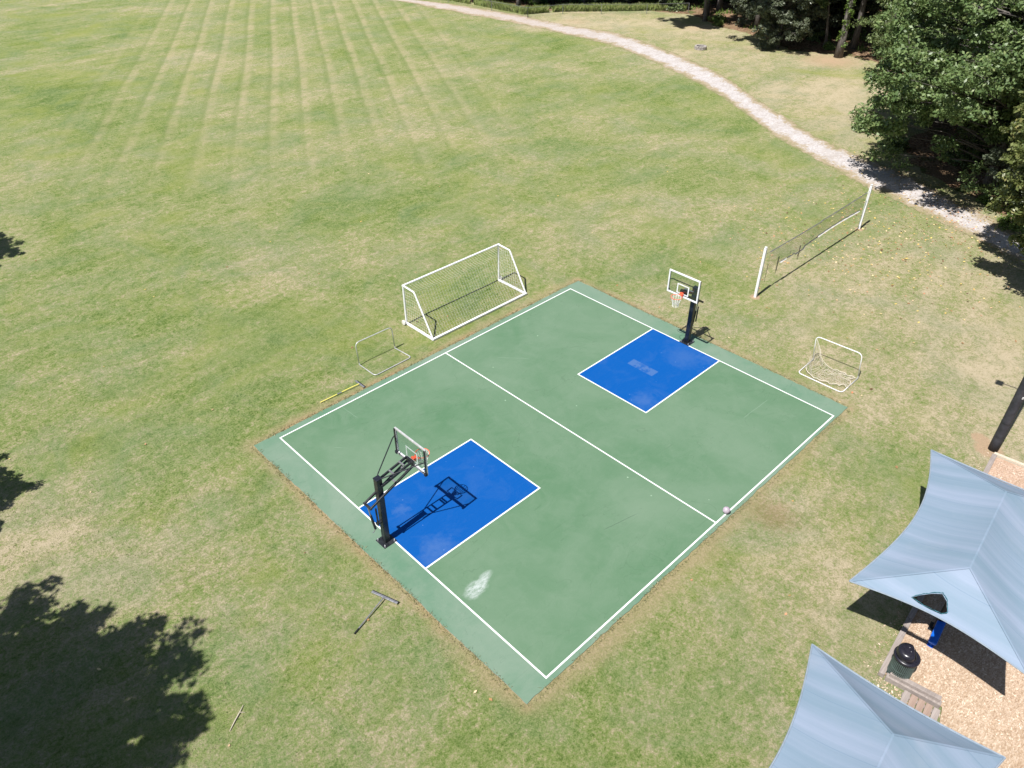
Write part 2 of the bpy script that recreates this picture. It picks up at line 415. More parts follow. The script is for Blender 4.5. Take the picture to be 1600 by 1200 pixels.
M['leaf_yellow'] = mat_leaf('yellowing leaves', [(0.085, 0.120, 0.040), (0.135, 0.170, 0.055), (0.190, 0.215, 0.075), (0.27, 0.25, 0.09)])
M['leaf_bright'] = mat_leaf('bright undergrowth leaves', [(0.070, 0.130, 0.025), (0.105, 0.180, 0.035), (0.145, 0.215, 0.055), (0.20, 0.24, 0.09)])
M['weeds'] = mat_leaf('tall weed blades', [(0.17, 0.235, 0.060), (0.24, 0.31, 0.09), (0.32, 0.36, 0.14), (0.42, 0.38, 0.20)])
M['tuft'] = mat_leaf('court edge grass blades', [(0.17, 0.185, 0.075), (0.24, 0.235, 0.12), (0.33, 0.29, 0.17), (0.42, 0.35, 0.22)], 0.1)

def mat_bark():
    t = NT('tree bark', 0.9, 0.15)
    p = t.mapv(t.obj(), scale=(1, 1, 0.2))
    n = t.noise(p, 9.0, 6, 0.7, 0.5)
    t.col(t.ramp(n, [(0.25, (0.040, 0.035, 0.032)), (0.5, (0.125, 0.112, 0.104)), (0.75, (0.225, 0.208, 0.198))]))
    t.bump(n, 0.9, 0.04)
    return t.m
M['bark'] = mat_bark()

def mat_scatter(name, cols):
    t = NT(name, 0.8, 0.2)
    geo = t.n('ShaderNodeNewGeometry')
    k = len(cols)
    t.col(t.ramp(geo.outputs['Random Per Island'], [(i / max(1, k - 1), c) for i, c in enumerate(cols)]))
    return t.m
M['fallen'] = mat_scatter('fallen dry leaves', [(0.10, 0.05, 0.03), (0.38, 0.22, 0.10), (0.55, 0.42, 0.12), (0.60, 0.48, 0.30), (0.45, 0.17, 0.09)])
M['chips'] = mat_scatter('loose wood chips', [(0.30, 0.20, 0.135), (0.43, 0.315, 0.225), (0.54, 0.42, 0.32), (0.66, 0.56, 0.46)])

M['white'] = simple('white powder coat', (0.74, 0.74, 0.76), 0.4, var=0.06, dust=(0.50, 0.48, 0.44))
M['galv'] = simple('galvanised tube', (0.56, 0.56, 0.57), 0.42, metal=0.35, var=0.12)
M['fence_grey'] = simple('dulled fence steel', (0.16, 0.165, 0.17), 0.6, var=0.2)
M['steel'] = simple('brushed steel', (0.40, 0.40, 0.43), 0.35, metal=0.7, var=0.15)
M['black'] = simple('black powder coat', (0.014, 0.016, 0.021), 0.38, var=0.2, spec=0.5, dust=(0.045, 0.045, 0.048))
M['pad'] = simple('navy black pole pad', (0.010, 0.012, 0.022), 0.5, var=0.2)
M['orange'] = simple('orange rim paint', (0.80, 0.115, 0.055), 0.45, var=0.1)
M['cord'] = simple('white net cord', (0.72, 0.71, 0.68), 0.8, var=0.08)
M['cord_tan'] = simple('weathered net cord', (0.58, 0.53, 0.45), 0.85, var=0.15)
M['cord_dark'] = simple('dark net cord', (0.035, 0.037, 0.036), 0.8, var=0.2)
M['tape'] = simple('weathered white tape', (0.62, 0.60, 0.57), 0.7, var=0.15)
M['tape_dark'] = simple('greyed top tape', (0.12, 0.12, 0.12), 0.7, var=0.25)
M['pole'] = simple('dark weathered utility pole', (0.030, 0.031, 0.040), 0.62, var=0.3, nscale=4, dust=(0.07, 0.068, 0.075))
M['yellow'] = simple('yellow fibreglass handle', (0.76, 0.68, 0.16), 0.4, var=0.06)
M['rubber'] = simple('black rubber', (0.02, 0.02, 0.02), 0.8, var=0.2)
M['ball'] = simple('scuffed lilac grey ball', (0.40, 0.335, 0.400), 0.6, var=0.22, nscale=14)
M['bin'] = simple('dark plastic lid', (0.014, 0.013, 0.021), 0.30, spec=0.5, var=0.15)
M['bin_green'] = simple('dark green coated slats', (0.075, 0.110, 0.105), 0.45, var=0.2)
M['blue_plastic'] = simple('bright blue coated metal', (0.006, 0.115, 0.60), 0.35, var=0.08)
M['concrete'] = simple('weathered concrete block', (0.36, 0.33, 0.31), 0.9, var=0.25, nscale=6)
M['ash'] = simple('fire ash', (0.035, 0.032, 0.03), 0.95, var=0.4)

def mat_wood(name, a, b):
    t = NT(name, 0.88, 0.2)
    p = t.obj()
    n = t.noise(t.mapv(p, scale=(0.6, 9, 9)), 2.0, 6, 0.7, 0.4)
    oi = t.n('ShaderNodeObjectInfo')
    c = t.mix(t.rng(n, 0.3, 0.7), a, b)
    c = t.mix(t.rng(t.noise(p, 2.0, 5, 0.7), 0.5, 0.72, 0, 0.45), c, tuple(x * 0.5 for x in a))
    c = t.mix(t.rng(oi.outputs['Random'], 0, 1, 0, 0.3), c, tuple(x * 0.6 for x in b))
    t.col(c); t.bump(n, 0.5, 0.01)
    return t.m
M['timber'] = mat_wood('silvered landscape timber', (0.215, 0.180, 0.165), (0.36, 0.315, 0.295))
M['plank'] = mat_wood('reddish weathered plank', (0.22, 0.15, 0.12), (0.36, 0.27, 0.225))
M['timber_pale'] = mat_wood('pale landscape timber', (0.42, 0.36, 0.28), (0.60, 0.54, 0.44))

def mat_glass():
    t = NT('backboard glass', 0.05, 0.5)
    out = t.t.nodes['Material Output']
    tr = t.n('ShaderNodeBsdfTransparent'); tr.inputs[0].default_value = (0.90, 0.93, 0.92, 1)
    gl = t.n('ShaderNodeBsdfGlossy'); gl.inputs['Roughness'].default_value = 0.03
    mx = t.n('ShaderNodeMixShader'); mx.inputs[0].default_value = 0.035
    t.t.links.new(tr.outputs[0], mx.inputs[1]); t.t.links.new(gl.outputs[0], mx.inputs[2])
    t.t.links.new(mx.outputs[0], out.inputs['Surface'])
    return t.m
M['glass'] = mat_glass()

# ------------------------------------------------------------------ mesh helpers
class MB:
    def __init__(s): s.v = []; s.f = []
    def add(s, vs, fs):
        o = len(s.v); s.v += [tuple(p) for p in vs]; s.f += [tuple(i + o for i in f) for f in fs]
    def box(s, c, size, rz=0.0, rot=None, bev=0.0):
        m = rot if rot is not None else Matrix.Rotation(rz, 3, 'Z')
        hx, hy, hz = [k / 2 for k in size]; c = Vector(c)
        if bev <= 0:
            vs = [c + m @ Vector((x * hx, y * hy, z * hz)) for z in (-1, 1) for y in (-1, 1) for x in (-1, 1)]
            s.add(vs, [(0, 2, 3, 1), (4, 5, 7, 6), (0, 1, 5, 4), (2, 6, 7, 3), (0, 4, 6, 2), (1, 3, 7, 5)])
        else:
            b = min(bev, hx * .9, hy * .9, hz * .9)
            bm = bmesh.new(); bmesh.ops.create_cube(bm, size=1)
            for v in bm.verts: v.co = Vector((v.co.x * 2 * hx, v.co.y * 2 * hy, v.co.z * 2 * hz))
            bmesh.ops.bevel(bm, geom=bm.edges[:], offset=b, segments=2, profile=0.6, affect='EDGES')
            bm.verts.index_update()
            s.add([c + m @ v.co for v in bm.verts], [[v.index for v in f.verts] for f in bm.faces]); bm.free()
        return s
    def beam(s, a, b, w, h, bev=0.0, ext=0.0):
        a, b = Vector(a), Vector(b); d = (b - a).normalized()
        up = Vector((0, 0, 1)) if abs(d.z) < 0.98 else Vector((1, 0, 0))
        y = up.cross(d).normalized(); z = d.cross(y)
        m = Matrix((d, y, z)).transposed()
        return s.box((a + b) / 2, ((b - a).length + 2 * ext, w, h), rot=m, bev=bev)
    def tube(s, pts, rad, n=8, cap=True, closed=False):
        pts = [Vector(p) for p in pts]
        rr = rad if isinstance(rad, (list, tuple)) else [rad] * len(pts)
        rings = []; prev = None
        for i, p in enumerate(pts):
            if closed: d = pts[(i + 1) % len(pts)] - pts[i - 1]
            else: d = pts[min(i + 1, len(pts) - 1)] - pts[max(i - 1, 0)]
            d.normalize()
            if prev is None:
                a = Vector((0, 0, 1)) if abs(d.z) < 0.9 else Vector((1, 0, 0))
                x = a.cross(d).normalized()
            else:
                x = prev - d * prev.dot(d)
                x = x.normalized() if x.length > 1e-6 else Vector((1, 0, 0))
            prev = x; y = d.cross(x)
            rings.append([p + (x * math.cos(2 * math.pi * k / n) + y * math.sin(2 * math.pi * k / n)) * rr[i] for k in range(n)])
        vs = [q for r in rings for q in r]; fs = []
        m = len(rings)
        for i in range(m if closed else m - 1):
            j = (i + 1) % m
            for k in range(n):
                k2 = (k + 1) % n
                fs.append((i * n + k, i * n + k2, j * n + k2, j * n + k))
        if cap and not closed:
            fs.append(tuple(range(n - 1, -1, -1))); fs.append(tuple((m - 1) * n + k for k in range(n)))
        s.add(vs, fs); return s
    def lathe(s, prof, c=(0, 0, 0), n=24, tilt=None):
        c = Vector(c); vs = []; fs = []
        for (r, z) in prof:
            for k in range(n):
                a = 2 * math.pi * k / n
                q = Vector((r * math.cos(a), r * math.sin(a), z))
                vs.append(c + (tilt @ q if tilt else q))
        for i in range(len(prof) - 1):
            for k in range(n):
                k2 = (k + 1) % n
                fs.append((i * n + k, i * n + k2, (i + 1) * n + k2, (i + 1) * n + k))
        fs.append(tuple(range(n - 1, -1, -1))); fs.append(tuple((len(prof) - 1) * n + k for k in range(n)))
        s.add(vs, fs); return s
    def build(s, name, mat, parent=None, smooth=False, origin=None, world_parts=True):
        """vertices are in world space; origin sets the object's own origin"""
        me = bpy.data.meshes.new(name)
        o = Vector(origin) if origin is not None else Vector((0, 0, 0))
        pw = parent_world(parent)
        base = pw + o if parent is None else (Vector(origin) if origin is not None else pw)
        me.from_pydata([Vector(v) - base for v in s.v], [], s.f); me.update()
        me.materials.append(mat if not isinstance(mat, str) else M[mat])
        if smooth: me.polygons.foreach_set('use_smooth', [True] * len(me.polygons))
        ob = bpy.data.objects.new(name, me); SC.collection.objects.link(ob)
        if parent: ob.parent = parent; ob.location = base - pw
        else: ob.location = base
        return ob

def parent_world(p):
    w = Vector((0, 0, 0))
    while p is not None:
        w += p.location; p = p.parent
    return w

def thing(name, loc, label, cat, group=None):
    o = bpy.data.objects.new(name, None); SC.collection.objects.link(o)
    o.empty_display_size = 0.2
    o.location = loc; o['label'] = label; o['category'] = cat
    if group: o['group'] = group
    return o
def tag(o, label, cat, group=None):
    o['label'] = label; o['category'] = cat
    if group: o['group'] = group
    return o
def struct(o): o['kind'] = 'structure'; return o
def stuff(o, label=None, cat=None):
    o['kind'] = 'stuff'
    if label: o['label'] = label
    if cat: o['category'] = cat
    return o
def mesh_obj(name, v, f, mat, parent=None, smooth=False):
    b = MB(); b.v = v; b.f = f
    return b.build(name, mat, parent, smooth)
def arc_pts(corners, r, n=5, closed=False):
    """poly-line with rounded corners"""
    C = [Vector(c) for c in corners]; out = []
    N = len(C)
    for i in range(N):
        if not closed and i in (0, N - 1): out.append(C[i]); continue
        a, b, c = C[i - 1], C[i], C[(i + 1) % N]
        u = (a - b).normalized(); w = (c - b).normalized()
        k = min(r, (a - b).length * .45, (c - b).length * .45)
        p0, p1 = b + u * k, b + w * k
        for j in range(n + 1):
            t = j / n
            out.append(p0 * (1 - t) ** 2 + b * 2 * t * (1 - t) + p1 * t * t)
    return out

rnd = random.Random(11)

# ------------------------------------------------------------------ ground
def build_lawn():
    def axis(lo, a, b, hi, fine):
        xs = list(np.arange(a, b + 1e-6, fine))
        left = []; x = a; st = fine
        while x > lo: st *= 1.5; x -= st; left.append(max(x, lo))
        right = []; x = b; st = fine
        while x < hi: st *= 1.5; x += st; right.append(min(x, hi))
        return np.array(left[::-1] + xs + right)
    X = axis(-320, -20, 82, 480, 0.6); Y = axis(-420, -30, 104, 480, 0.6)
    gx, gy = np.meshgrid(X, Y)
    x = gx.ravel(); y = gy.ravel()
    # estimated dryness of the turf, ground coordinates
    cp = [(-9.2, .2, .85, .3), (-8, -1, .7, .3), (-5, 1.5, .38, .8), (-10, -3, .46, .6), (-4, 10, .42, .6), (0, 24, .46, .8), (10, 50, .40, 1), (20, 80, .45, 1), (34, 84, .52, .8), (12, 30, .46, .5), (20, 20, .50, .3),
          (-6.5, -9, .42, .7), (-3, -13, .52, .3), (-2, -17, .50, .3), (3, -17, .55, .2), (8, -17, .60, .3), (13, -17, .52, .5), (20, -14, .70, .2), (27, -12, .68, .3),
          (30, -15, .80, .1), (25, -17, .78, .1), (21, -18, .74, .1), (20, 5, .50, .4), (28, 0, .52, .4), (35, -5, .58, .4), (40, -7, .62, .3), (30, 12, .48, .4),
          (40, 20, .48, .4), (47, 30, .46, .4), (45, 50, .44, .4), (52, 36, .40, .3), (38, 5, .50, .4), (6, 4, .34, .9), (10, 2.2, .36, .8), (50, 15, .42, .3), (44, 8, .42, .3),
          (60, 12, .80, .9), (55, 4, .78, .9), (63, 22, .76, .8), (66, 30, .80, .6), (64, 38, .86, .5), (52, -1, .66, .9), (50, 1, .8, .8), (56, 12, .85, .8), (50, 60, .5, .3), (30, 60, .55, .4), (-2, 3, .42, .5), (-3, -5, .50, .4), (7, 12, .45, .4), (30, 35, .52, .2)]
    num = np.zeros((2, x.size)); den = np.zeros(x.size)
    for (cx, cy, d, l) in cp:
        w = 1.0 / (((x - cx) ** 2 + (y - cy) ** 2) + 4.0) ** 1.5
        den += w; num[0] += w * d; num[1] += w * l
    dry, lush = num / den
    dirt = np.zeros_like(x)
    for (cx, cy, r, k) in ((67.5, 12.5, 4.0, .75), (62, 9, 3.0, .4), (70, 30, 3.5, .55), (66, 20, 2.6, .5), (62.5, 41.5, 3.5, .5), (57, 2, 2.5, .3)):
        dirt = np.maximum(dirt, k * np.exp(-((x - cx) ** 2 + (y - cy) ** 2) / r ** 2))
    v = np.stack([x, y, np.zeros_like(x)], 1)
    nx, ny = len(X), len(Y)
    ii, jj = np.meshgrid(np.arange(nx - 1), np.arange(ny - 1))
    a = (jj * nx + ii).ravel()
    f = np.stack([a, a + 1, a + nx + 1, a + nx], 1)
    me = bpy.data.meshes.new('lawn'); me.from_pydata(v.tolist(), [], f.tolist()); me.update()
    ca = me.color_attributes.new('mask', 'FLOAT_COLOR', 'POINT')
    ca.data.foreach_set('color', np.stack([dry, lush, dirt, np.ones_like(x)], 1).astype(np.float32).ravel())
    me.materials.append(M['lawn'])
    o = bpy.data.objects.new('lawn', me); SC.collection.objects.link(o)
    return struct(o)
build_lawn()

def ragged_sheet(name, pts, z, mat, amp=0.3, step=0.4, parent=None, seed=0):
    """flat polygon with an uneven outline"""
    out = []
    n = len(pts)
    for i in range(n):
        a = Vector(pts[i] + (0,)) if len(pts[i]) == 2 else Vector(pts[i]); b = pts[(i + 1) % n]; b = Vector((b[0], b[1], 0))
        k = max(1, int((b - a).length / step))
        d = (b - a).normalized(); nr = Vector((-d.y, d.x, 0))
        for j in range(k):
            p = a.lerp(b, j / k)
            w = mnoise.noise(Vector((p.x * 1.3, p.y * 1.3, seed))) + 0.5 * mnoise.noise(Vector((p.x * 4, p.y * 4, seed + 5)))
            p = p + nr * w * amp
            out.append(Vector((p.x, p.y)))
    res = delaunay_2d_cdt(out, [], [list(range(len(out)))], 1, 1e-4)
    o = mesh_obj(name, [(p.x, p.y, z) for p in res[0]], [tuple(f) for f in res[2]], mat, parent)
    return o

# gravel path: left edge / right edge pairs
PL = [(40, 100), (49, 81), (56.9, 64.9), (58.9, 57.2), (59.9, 49.0), (60.1, 42.9), (60.5, 38.9), (61.2, 34.5), (60.1, 29.2), (57.9, 22.7), (54.8, 16.3), (50.8, 10.5), (47.9, 5.9), (45.6, 2.05), (44.4, -1.0), (43.8, -3.9), (42.6, -6.6), (40.9, -9.8), (39.7, -12.0), (38.6, -13.7), (36.5, -17.5), (35, -23), (34.5, -32)]
PR = [(38, 99), (47, 80), (55.1, 66.6), (56.3, 57.6), (57.3, 48.5), (57.6, 42.0), (57.5, 36.6), (57.2, 31.2), (55.5, 25.6), (53.0, 19.2), (50.6, 14.2), (47.5, 9.2), (44.2, 4.4), (42.6, 0.9), (41.5, -1.5), (40.1, -4.4), (39.1, -7.3), (38.3, -9.5), (37.6, -11.5), (36.7, -13.3), (34.5, -17.5), (33, -23), (32.5, -32)]
def build_path():
    v = []; f = []; at = []
    def cr(P, t):
        i = min(int(t), len(P) - 2); u = t - i
        p0 = P[max(i - 1, 0)]; p1 = P[i]; p2 = P[i + 1]; p3 = P[min(i + 2, len(P) - 1)]
        return [0.5 * ((2 * b) + (-a + c) * u + (2 * a - 5 * b + 4 * c - d) * u * u + (-a + 3 * b - 3 * c + d) * u ** 3) for a, b, c, d in zip(p0, p1, p2, p3)]
    N = 300; K = 12
    for i in range(N + 1):
        t = i / N * (len(PL) - 1)
        a = Vector(cr(PL, t)); b = Vector(cr(PR, t)); d = (b - a).normalized()
        wa = mnoise.noise(Vector((t * 3, 1, 0))) * .35 + mnoise.noise(Vector((t * 11, 1, 0))) * .2
        wb = mnoise.noise(Vector((t * 3, 9, 0))) * .35 + mnoise.noise(Vector((t * 11, 9, 0))) * .2
        a = a - d * (0.55 + wa); b = b + d * (0.45 + wb)
        for k in range(K + 1):
            u = k / K; p = a.lerp(b, u)
            v.append((p.x, p.y, 0.012 + 0.02 * math.sin(math.pi * u))); at.append(abs(2 * u - 1))
    for i in range(N):
        for k in range(K):
            q = i * (K + 1) + k
            f.append((q, q + 1, q + K + 2, q + K + 1))
    o = mesh_obj('path', v, f, 'path')
    la = o.data.attributes.new('across', 'FLOAT', 'POINT'); la.data.foreach_set('value', at)
    struct(o)
build_path()

o = ragged_sheet('forest_floor', [(60.5, 120), (60.8, 66), (62.5, 52), (66, 46.5), (73.5, 40.5), (75.5, 34), (72.5, 28.5), (71.5, 22.5), (68.5, 17.5), (70, 14), (70.5, 9.5), (66, 5), (60.5, 0.5), (55, -2.2), (49.8, -2.6), (45.8, -4.5), (43.8, -7.8), (42.0, -11.0), (39.7, -14), (38.0, -18), (37, -30), (37, -80), (220, -80), (220, 150), (62, 150)], 0.008, 'floor', 0.7, 0.7, seed=3)
struct(o)

# ------------------------------------------------------------------ court
ZC = 0.03
def court():
    # slab outline with slightly crumbled edge
    pts = []
    cor = [(SX0, SY1), (SX1, SY1 - .01), (SX1 + .02, SY0 + .05), (SX0, SY0)]
    for i in range(4):
        a = Vector(cor[i]); b = Vector(cor[(i + 1) % 4]); L = (b - a).length; k = int(L / 0.12)
        d = (b - a) / L; nr = Vector((-d.y, d.x))
        for j in range(k):
            p = a + d * L * j / k
            w = 0.035 * mnoise.noise(Vector((p.x * .7, p.y * .7, 2))) + 0.035 * mnoise.noise(Vector((p.x * 4, p.y * 4, 0)))
            pts.append(p + nr * w)
    n = len(pts)
    v = [(p.x, p.y, ZC) for p in pts] + [(p.x, p.y, -0.1) for p in pts]
    f = [tuple(range(n))[::-1]] if False else [tuple(range(n - 1, -1, -1))]
    o = mesh_obj('court_slab', v, f, 'court_out')
    for p in o.data.polygons:
        if p.normal.z < 0: p.flip()
    struct(o)
    mesh_obj('slab_edge', v, [(i, (i + 1) % n, n + (i + 1) % n, n + i) for i in range(n)], 'slab_edge', o)
    def sheet(name, x0, x1, y0, y1, z, mat):
        return mesh_obj(name, [(x0, y0, z), (x1, y0, z), (x1, y1, z), (x0, y1, z)], [(0, 1, 2, 3)], mat, o)
    sheet('playing_surface', 0, CL, -CW, 0, ZC + .004, 'court_in')
    for x0, x1, lo, hi in ((0, 5.14, -8.775, -5.13), (CL - 5.14, CL, -8.765, -5.15)):
        sheet('key_paint', x0, x1, lo, hi, ZC + .008, 'key')
    w = 0.055; z = ZC + .012
    def line(name, x0, x1, y0, y1): sheet(name, x0, x1, y0, y1, z, 'line')
    line('boundary_line', -w / 2, CL + w / 2, -w / 2, w / 2)
    line('boundary_line', -w / 2, CL + w / 2, -CW - w / 2, -CW + w / 2)
    line('boundary_line', -w / 2, w / 2, -CW + w / 2, -w / 2)
    line('boundary_line', CL - w / 2, CL + w / 2, -CW + w / 2, -w / 2)
    line('centre_line', CL / 2 + .03 - w / 2, CL / 2 + .03 + w / 2, -CW + w / 2, -w / 2)
    for s, x0, x1, lo, hi in ((1, w / 2, 5.14, -8.775, -5.13), (-1, CL - 5.14, CL - w / 2, -8.765, -5.15)):
        line('key_line', x0, x1, lo - w / 2, lo + w / 2)
        line('key_line', x0, x1, hi - w / 2, hi + w / 2)
        xe = x1 if s > 0 else x0
        line('key_line', xe if s > 0 else xe - w, xe + w if s > 0 else xe, lo - w / 2, hi + w / 2)
court()

# ------------------------------------------------------------------ playground bed
TH = R(5.3)
def rotp(x, y, cx=6.74, cy=-20.45):
    return (cx + x * math.cos(TH) - y * math.sin(TH), cy + x * math.sin(TH) + y * math.cos(TH))
bed = [rotp(0.05, -0.03), rotp(11.75, -0.03), rotp(11.75, -22), rotp(-1.2, -22), rotp(-1.2, -1.75), rotp(0.05, -1.55)]
struct(mesh_obj('mulch_bed', [(x, y, 0.05) for x, y in bed], [tuple(range(len(bed)))[::-1]], 'mulch'))
for p in bpy.data.objects['mulch_bed'].data.polygons:
    if p.normal.z < 0: p.flip()

def scatter_flat(name, pts, size, mat, zr=(0.02, 0.05), asp=(0.3, 0.6), tilt=0.5, seed=1):
    rr = random.Random(seed); v = []; f = []
    for (x, y, z0) in pts:
        s = size * rr.uniform(.6, 1.4); a = rr.uniform(0, 6.28); k = rr.uniform(*asp)
        tx, ty = rr.uniform(-tilt, tilt), rr.uniform(-tilt, tilt)
        z = z0 + rr.uniform(*zr); i = len(v)
        for (u, w) in ((-1, 0), (-.1, -k), (1, 0), (-.1, k)):
            px, py = u * s * math.cos(a) - w * s * math.sin(a), u * s * math.sin(a) + w * s * math.cos(a)
            v.append((x + px, y + py, z + px * tx + py * ty))
        f.append((i, i + 1, i + 2, i + 3))
    return mesh_obj(name, v, f, mat)
pts = []
for k in range(26000):
    u, w = rnd.uniform(0.1, 11.6), rnd.uniform(0.15, 8.5)
    x, y = rotp(u, -w); pts.append((x, y, 0.05))
for k in range(260):
    u, w = rnd.gauss(-.25, .16), rnd.uniform(-.2, 1.6)
    if u > -.12: continue
    x, y = rotp(u, -w); pts.append((x, y, 0.01))
for k in range(420):
    u, w = rnd.uniform(0, 12), rnd.gauss(.28, .14)
    if w < .13: continue
    x, y = rotp(u, w); pts.append((x, y, 0.01))
stuff(scatter_flat('wood_chips', pts, 0.034, 'chips', (0.0, 0.012), (0.2, 0.45), 0.3), 'loose pale wood chips over the playground bed', 'wood chips')

def timbers():
    t = thing('timber_border', rotp(0, 0) + (0,), 'silvered landscape timbers edging the wood chip playground bed', 'timber edging')
    def run(a, b, n, w=0.16, h=0.16, mat='timber', z=0.08):
        a, b = Vector(a + (z,)), Vector(b + (z,)); L = (b - a).length
        for i in range(n):
            p, q = a.lerp(b, i / n), a.lerp(b, (i + 1) / n)
            d = (q - p).normalized() * 0.008
            j = rnd.uniform(-.006, .006); p.z += j; q.z += j
            MB().beam(p + d, q - d, w, h, bev=0.012).build('timber', mat, t, origin=(p + q) / 2)
    run(rotp(-.08, 0.03), rotp(11.75, 0.03), 5)
    run(rotp(11.83, -0.02 + .1), rotp(11.83, -9), 4, 0.12, 0.14, 'timber_pale')
    run(rotp(-.03, -0.08), rotp(0.05, -1.5), 1, .16, .2)
    run(rotp(-.03 + .05, -0.14), rotp(0.10, -1.45), 1, .14, .13, 'timber', 0.235)
    # the lower course that steps away beside the canopy
    s = thing('wooden_step', rotp(-.4, -1.2) + (0,), 'weathered reddish plank step beside the playground timber corner', 'step')
    for i in range(5):
        a = Vector(rotp(-.78, -.72 - i * .19) + (0.10,)); b = Vector(rotp(-.13, -.70 - i * .19) + (0.10,))
        MB().beam(a, b, .165, .05, bev=.006).build('plank', 'plank' if i % 4 else 'timber', s, origin=(a + b) / 2)
    for k in (-.66, -.24):
        a = Vector(rotp(k, -.6) + (0.035,)); b = Vector(rotp(k, -1.56) + (0.035,))
        MB().beam(a, b, .1, .07, bev=.006).build('stringer', 'timber', s)
timbers()

# ------------------------------------------------------------------ shade canopies
def canopy(shift, label, hole=None):
    dx, dy = shift
    cx, cy = 10.17 + dx, -20.66 + dy
    A, B = Vector((13.40 + dx, -18.2 + dy, 2.75)), Vector((6.55 + dx, -18.83 + dy, 2.75))
    C, D = Vector((6.93 + dx, -23.11 + dy, 2.75)), Vector((13.80 + dx, -22.5 + dy, 2.75))
    R1, R2 = Vector((8.30 + dx, -20.95 + dy, 3.65)), Vector((11.90 + dx, -20.62 + dy, 3.65))
    t = thing('shade_canopy', (cx, cy, 0), label, 'canopy', 'blue grey shade canopies over the playground')
    def edge(P, Q, T, u, sag):
        """scalloped hem from P to Q, drawn in towards T"""
        k = 4 * u * (1 - u)
        p = P.lerp(Q, u)
        return p + (T - p) * sag * k
    org = Vector((cx, cy, 3))
    def quad_face(name, P, Q, S, T, sag, nu=40, nv=16):
        v = []; f = []
        for j in range(nv + 1):
            w = j / nv
            for i in range(nu + 1):
                u = i / nu
                top = S.lerp(T, u); mid = (S + T) / 2
                e = P.lerp(Q, u); e = e + (top - e) * sag * 4 * u * (1 - u)
                p = e.lerp(top, w)
                p = p + Vector((0, 0, -0.10 * 16 * u * (1 - u) * w * (1 - w)))
                crn = min(u, 1 - u)
                p.z += 0.012 * mnoise.noise(Vector((u * 22, w * 2, 3))) * (1 - w)
                v.append(tuple(p))
        for j in range(nv):
            for i in range(nu):
                q = j * (nu + 1) + i
                f.append((q, q + 1, q + nu + 2, q + nu + 1))
        b = MB(); b.v = v; b.f = f
        ob = b.build(name, 'fabric', t, smooth=True, origin=org)
        ob.rotation_euler = (0, 0, 0)
        ob['label'] = 'blue grey shade cloth side panel'
        return ob
    def tri_face(P, Q, apex, sag, hole=None, flip=False):
        # built over its own plan outline so that a hole can be cut out of it
        U = (Q - P).normalized(); 
        n = 30; out = []
        for i in range(n + 1):
            e = edge(P, Q, apex, i / n, sag); out.append(e)
        m = 18
        for i in range(1, m + 1): out.append(Q.lerp(apex, i / m))
        for i in range(1, m): out.append(apex.lerp(P, i / m))
        foot = P + U * (apex - P).dot(U); V = (apex - foot); Hh = V.length; V.normalize()
        to2 = lambda p: Vector(((p - P).dot(U), (p - P).dot(V)))
        W = (Q - P).length
        poly = [to2(p) for p in out]; pin = len(poly)
        verts = list(poly); faces = [list(range(pin))]
        edges = [(i, (i + 1) % pin) for i in range(pin)]
        hp = []
        if hole:
            hp = [to2(Vector(h)) for h in hole]
            base = len(verts); verts += hp
            edges += [(base + i, base + (i + 1) % len(hp)) for i in range(len(hp))]
        def inside(q, pl):
            c = False; j = len(pl) - 1
            for i in range(len(pl)):
                if (pl[i].y > q.y) != (pl[j].y > q.y) and q.x < (pl[j].x - pl[i].x) * (q.y - pl[i].y) / (pl[j].y - pl[i].y) + pl[i].x: c = not c
                j = i
            return c
        for i in range(1, 44):
            for j in range(1, 26):
                q = Vector((W * (i + .3 * (j % 2)) / 44, Hh * j / 26))
                if inside(q, poly) and not (hp and inside(q, hp)): verts.append(q)
        r = delaunay_2d_cdt(verts, edges, [], 0, 1e-4)
        vs = []
        for q in r[0]:
            p = P + U * q.x + V * q.y
            w = q.y / Hh; c0 = W * .5
            ap = foot + V * 0; ax = (apex - P).dot(U)
            l = ax * w; rr_ = W - (W - ax) * w
            u = (q.x - l) / max(.05, rr_ - l); u = min(1, max(0, u))
            p.z -= 0.07 * 4 * u * (1 - u) * 4 * w * (1 - w)
            vs.append(tuple(p))
        fs = []
        for fc in r[2]:
            c = sum((r[0][i] for i in fc), Vector((0, 0))) / len(fc)
            if inside(c, poly) and not (hp and inside(c, hp)): fs.append(tuple(fc))
        b = MB(); b.v = vs; b.f = fs
        ob = b.build('cloth_panel', 'fabric', t, smooth=True, origin=org)
        if hole: ob['label'] = 'pale end panel with a torn hole near its hem'
        # uneven frayed border of the hole
        if hole:
            hb = MB(); P3 = [Vector(h) for h in hole]
            pl = []
            for i in range(len(P3)):
                a, b_ = P3[i], P3[(i + 1) % len(P3)]
                for k in range(6): pl.append(a.lerp(b_, k / 6) + Vector((0, 0, rnd.uniform(-.03, .005))))
            hb.tube(pl, [rnd.uniform(.004, .010) for _ in pl], 5, closed=True)
            hb.build('frayed_edge', 'tear', ob)
        return ob
    quad_face('cloth_panel', B, A, R1, R2, 0.255)
    quad_face('cloth_panel', D, C, R2, R1, 0.255)
    tri_face(C, B, R1, 0.14, hole)
    tri_face(A, D, R2, 0.14)
    # hems and seams
    def hem(P, Q, S, T, sag, apex=None):
        pl = []
        for i in range(25):
            u = i / 24
            if apex is None:
                top = S.lerp(T, u); e = P.lerp(Q, u); e = e + (top - e) * sag * 4 * u * (1 - u)
            else: e = edge(P, Q, apex, u, sag)
            pl.append(e + Vector((0, 0, 0.0)))
        MB().tube(pl, 0.022, 6).build('hem_cable', 'hem', t)
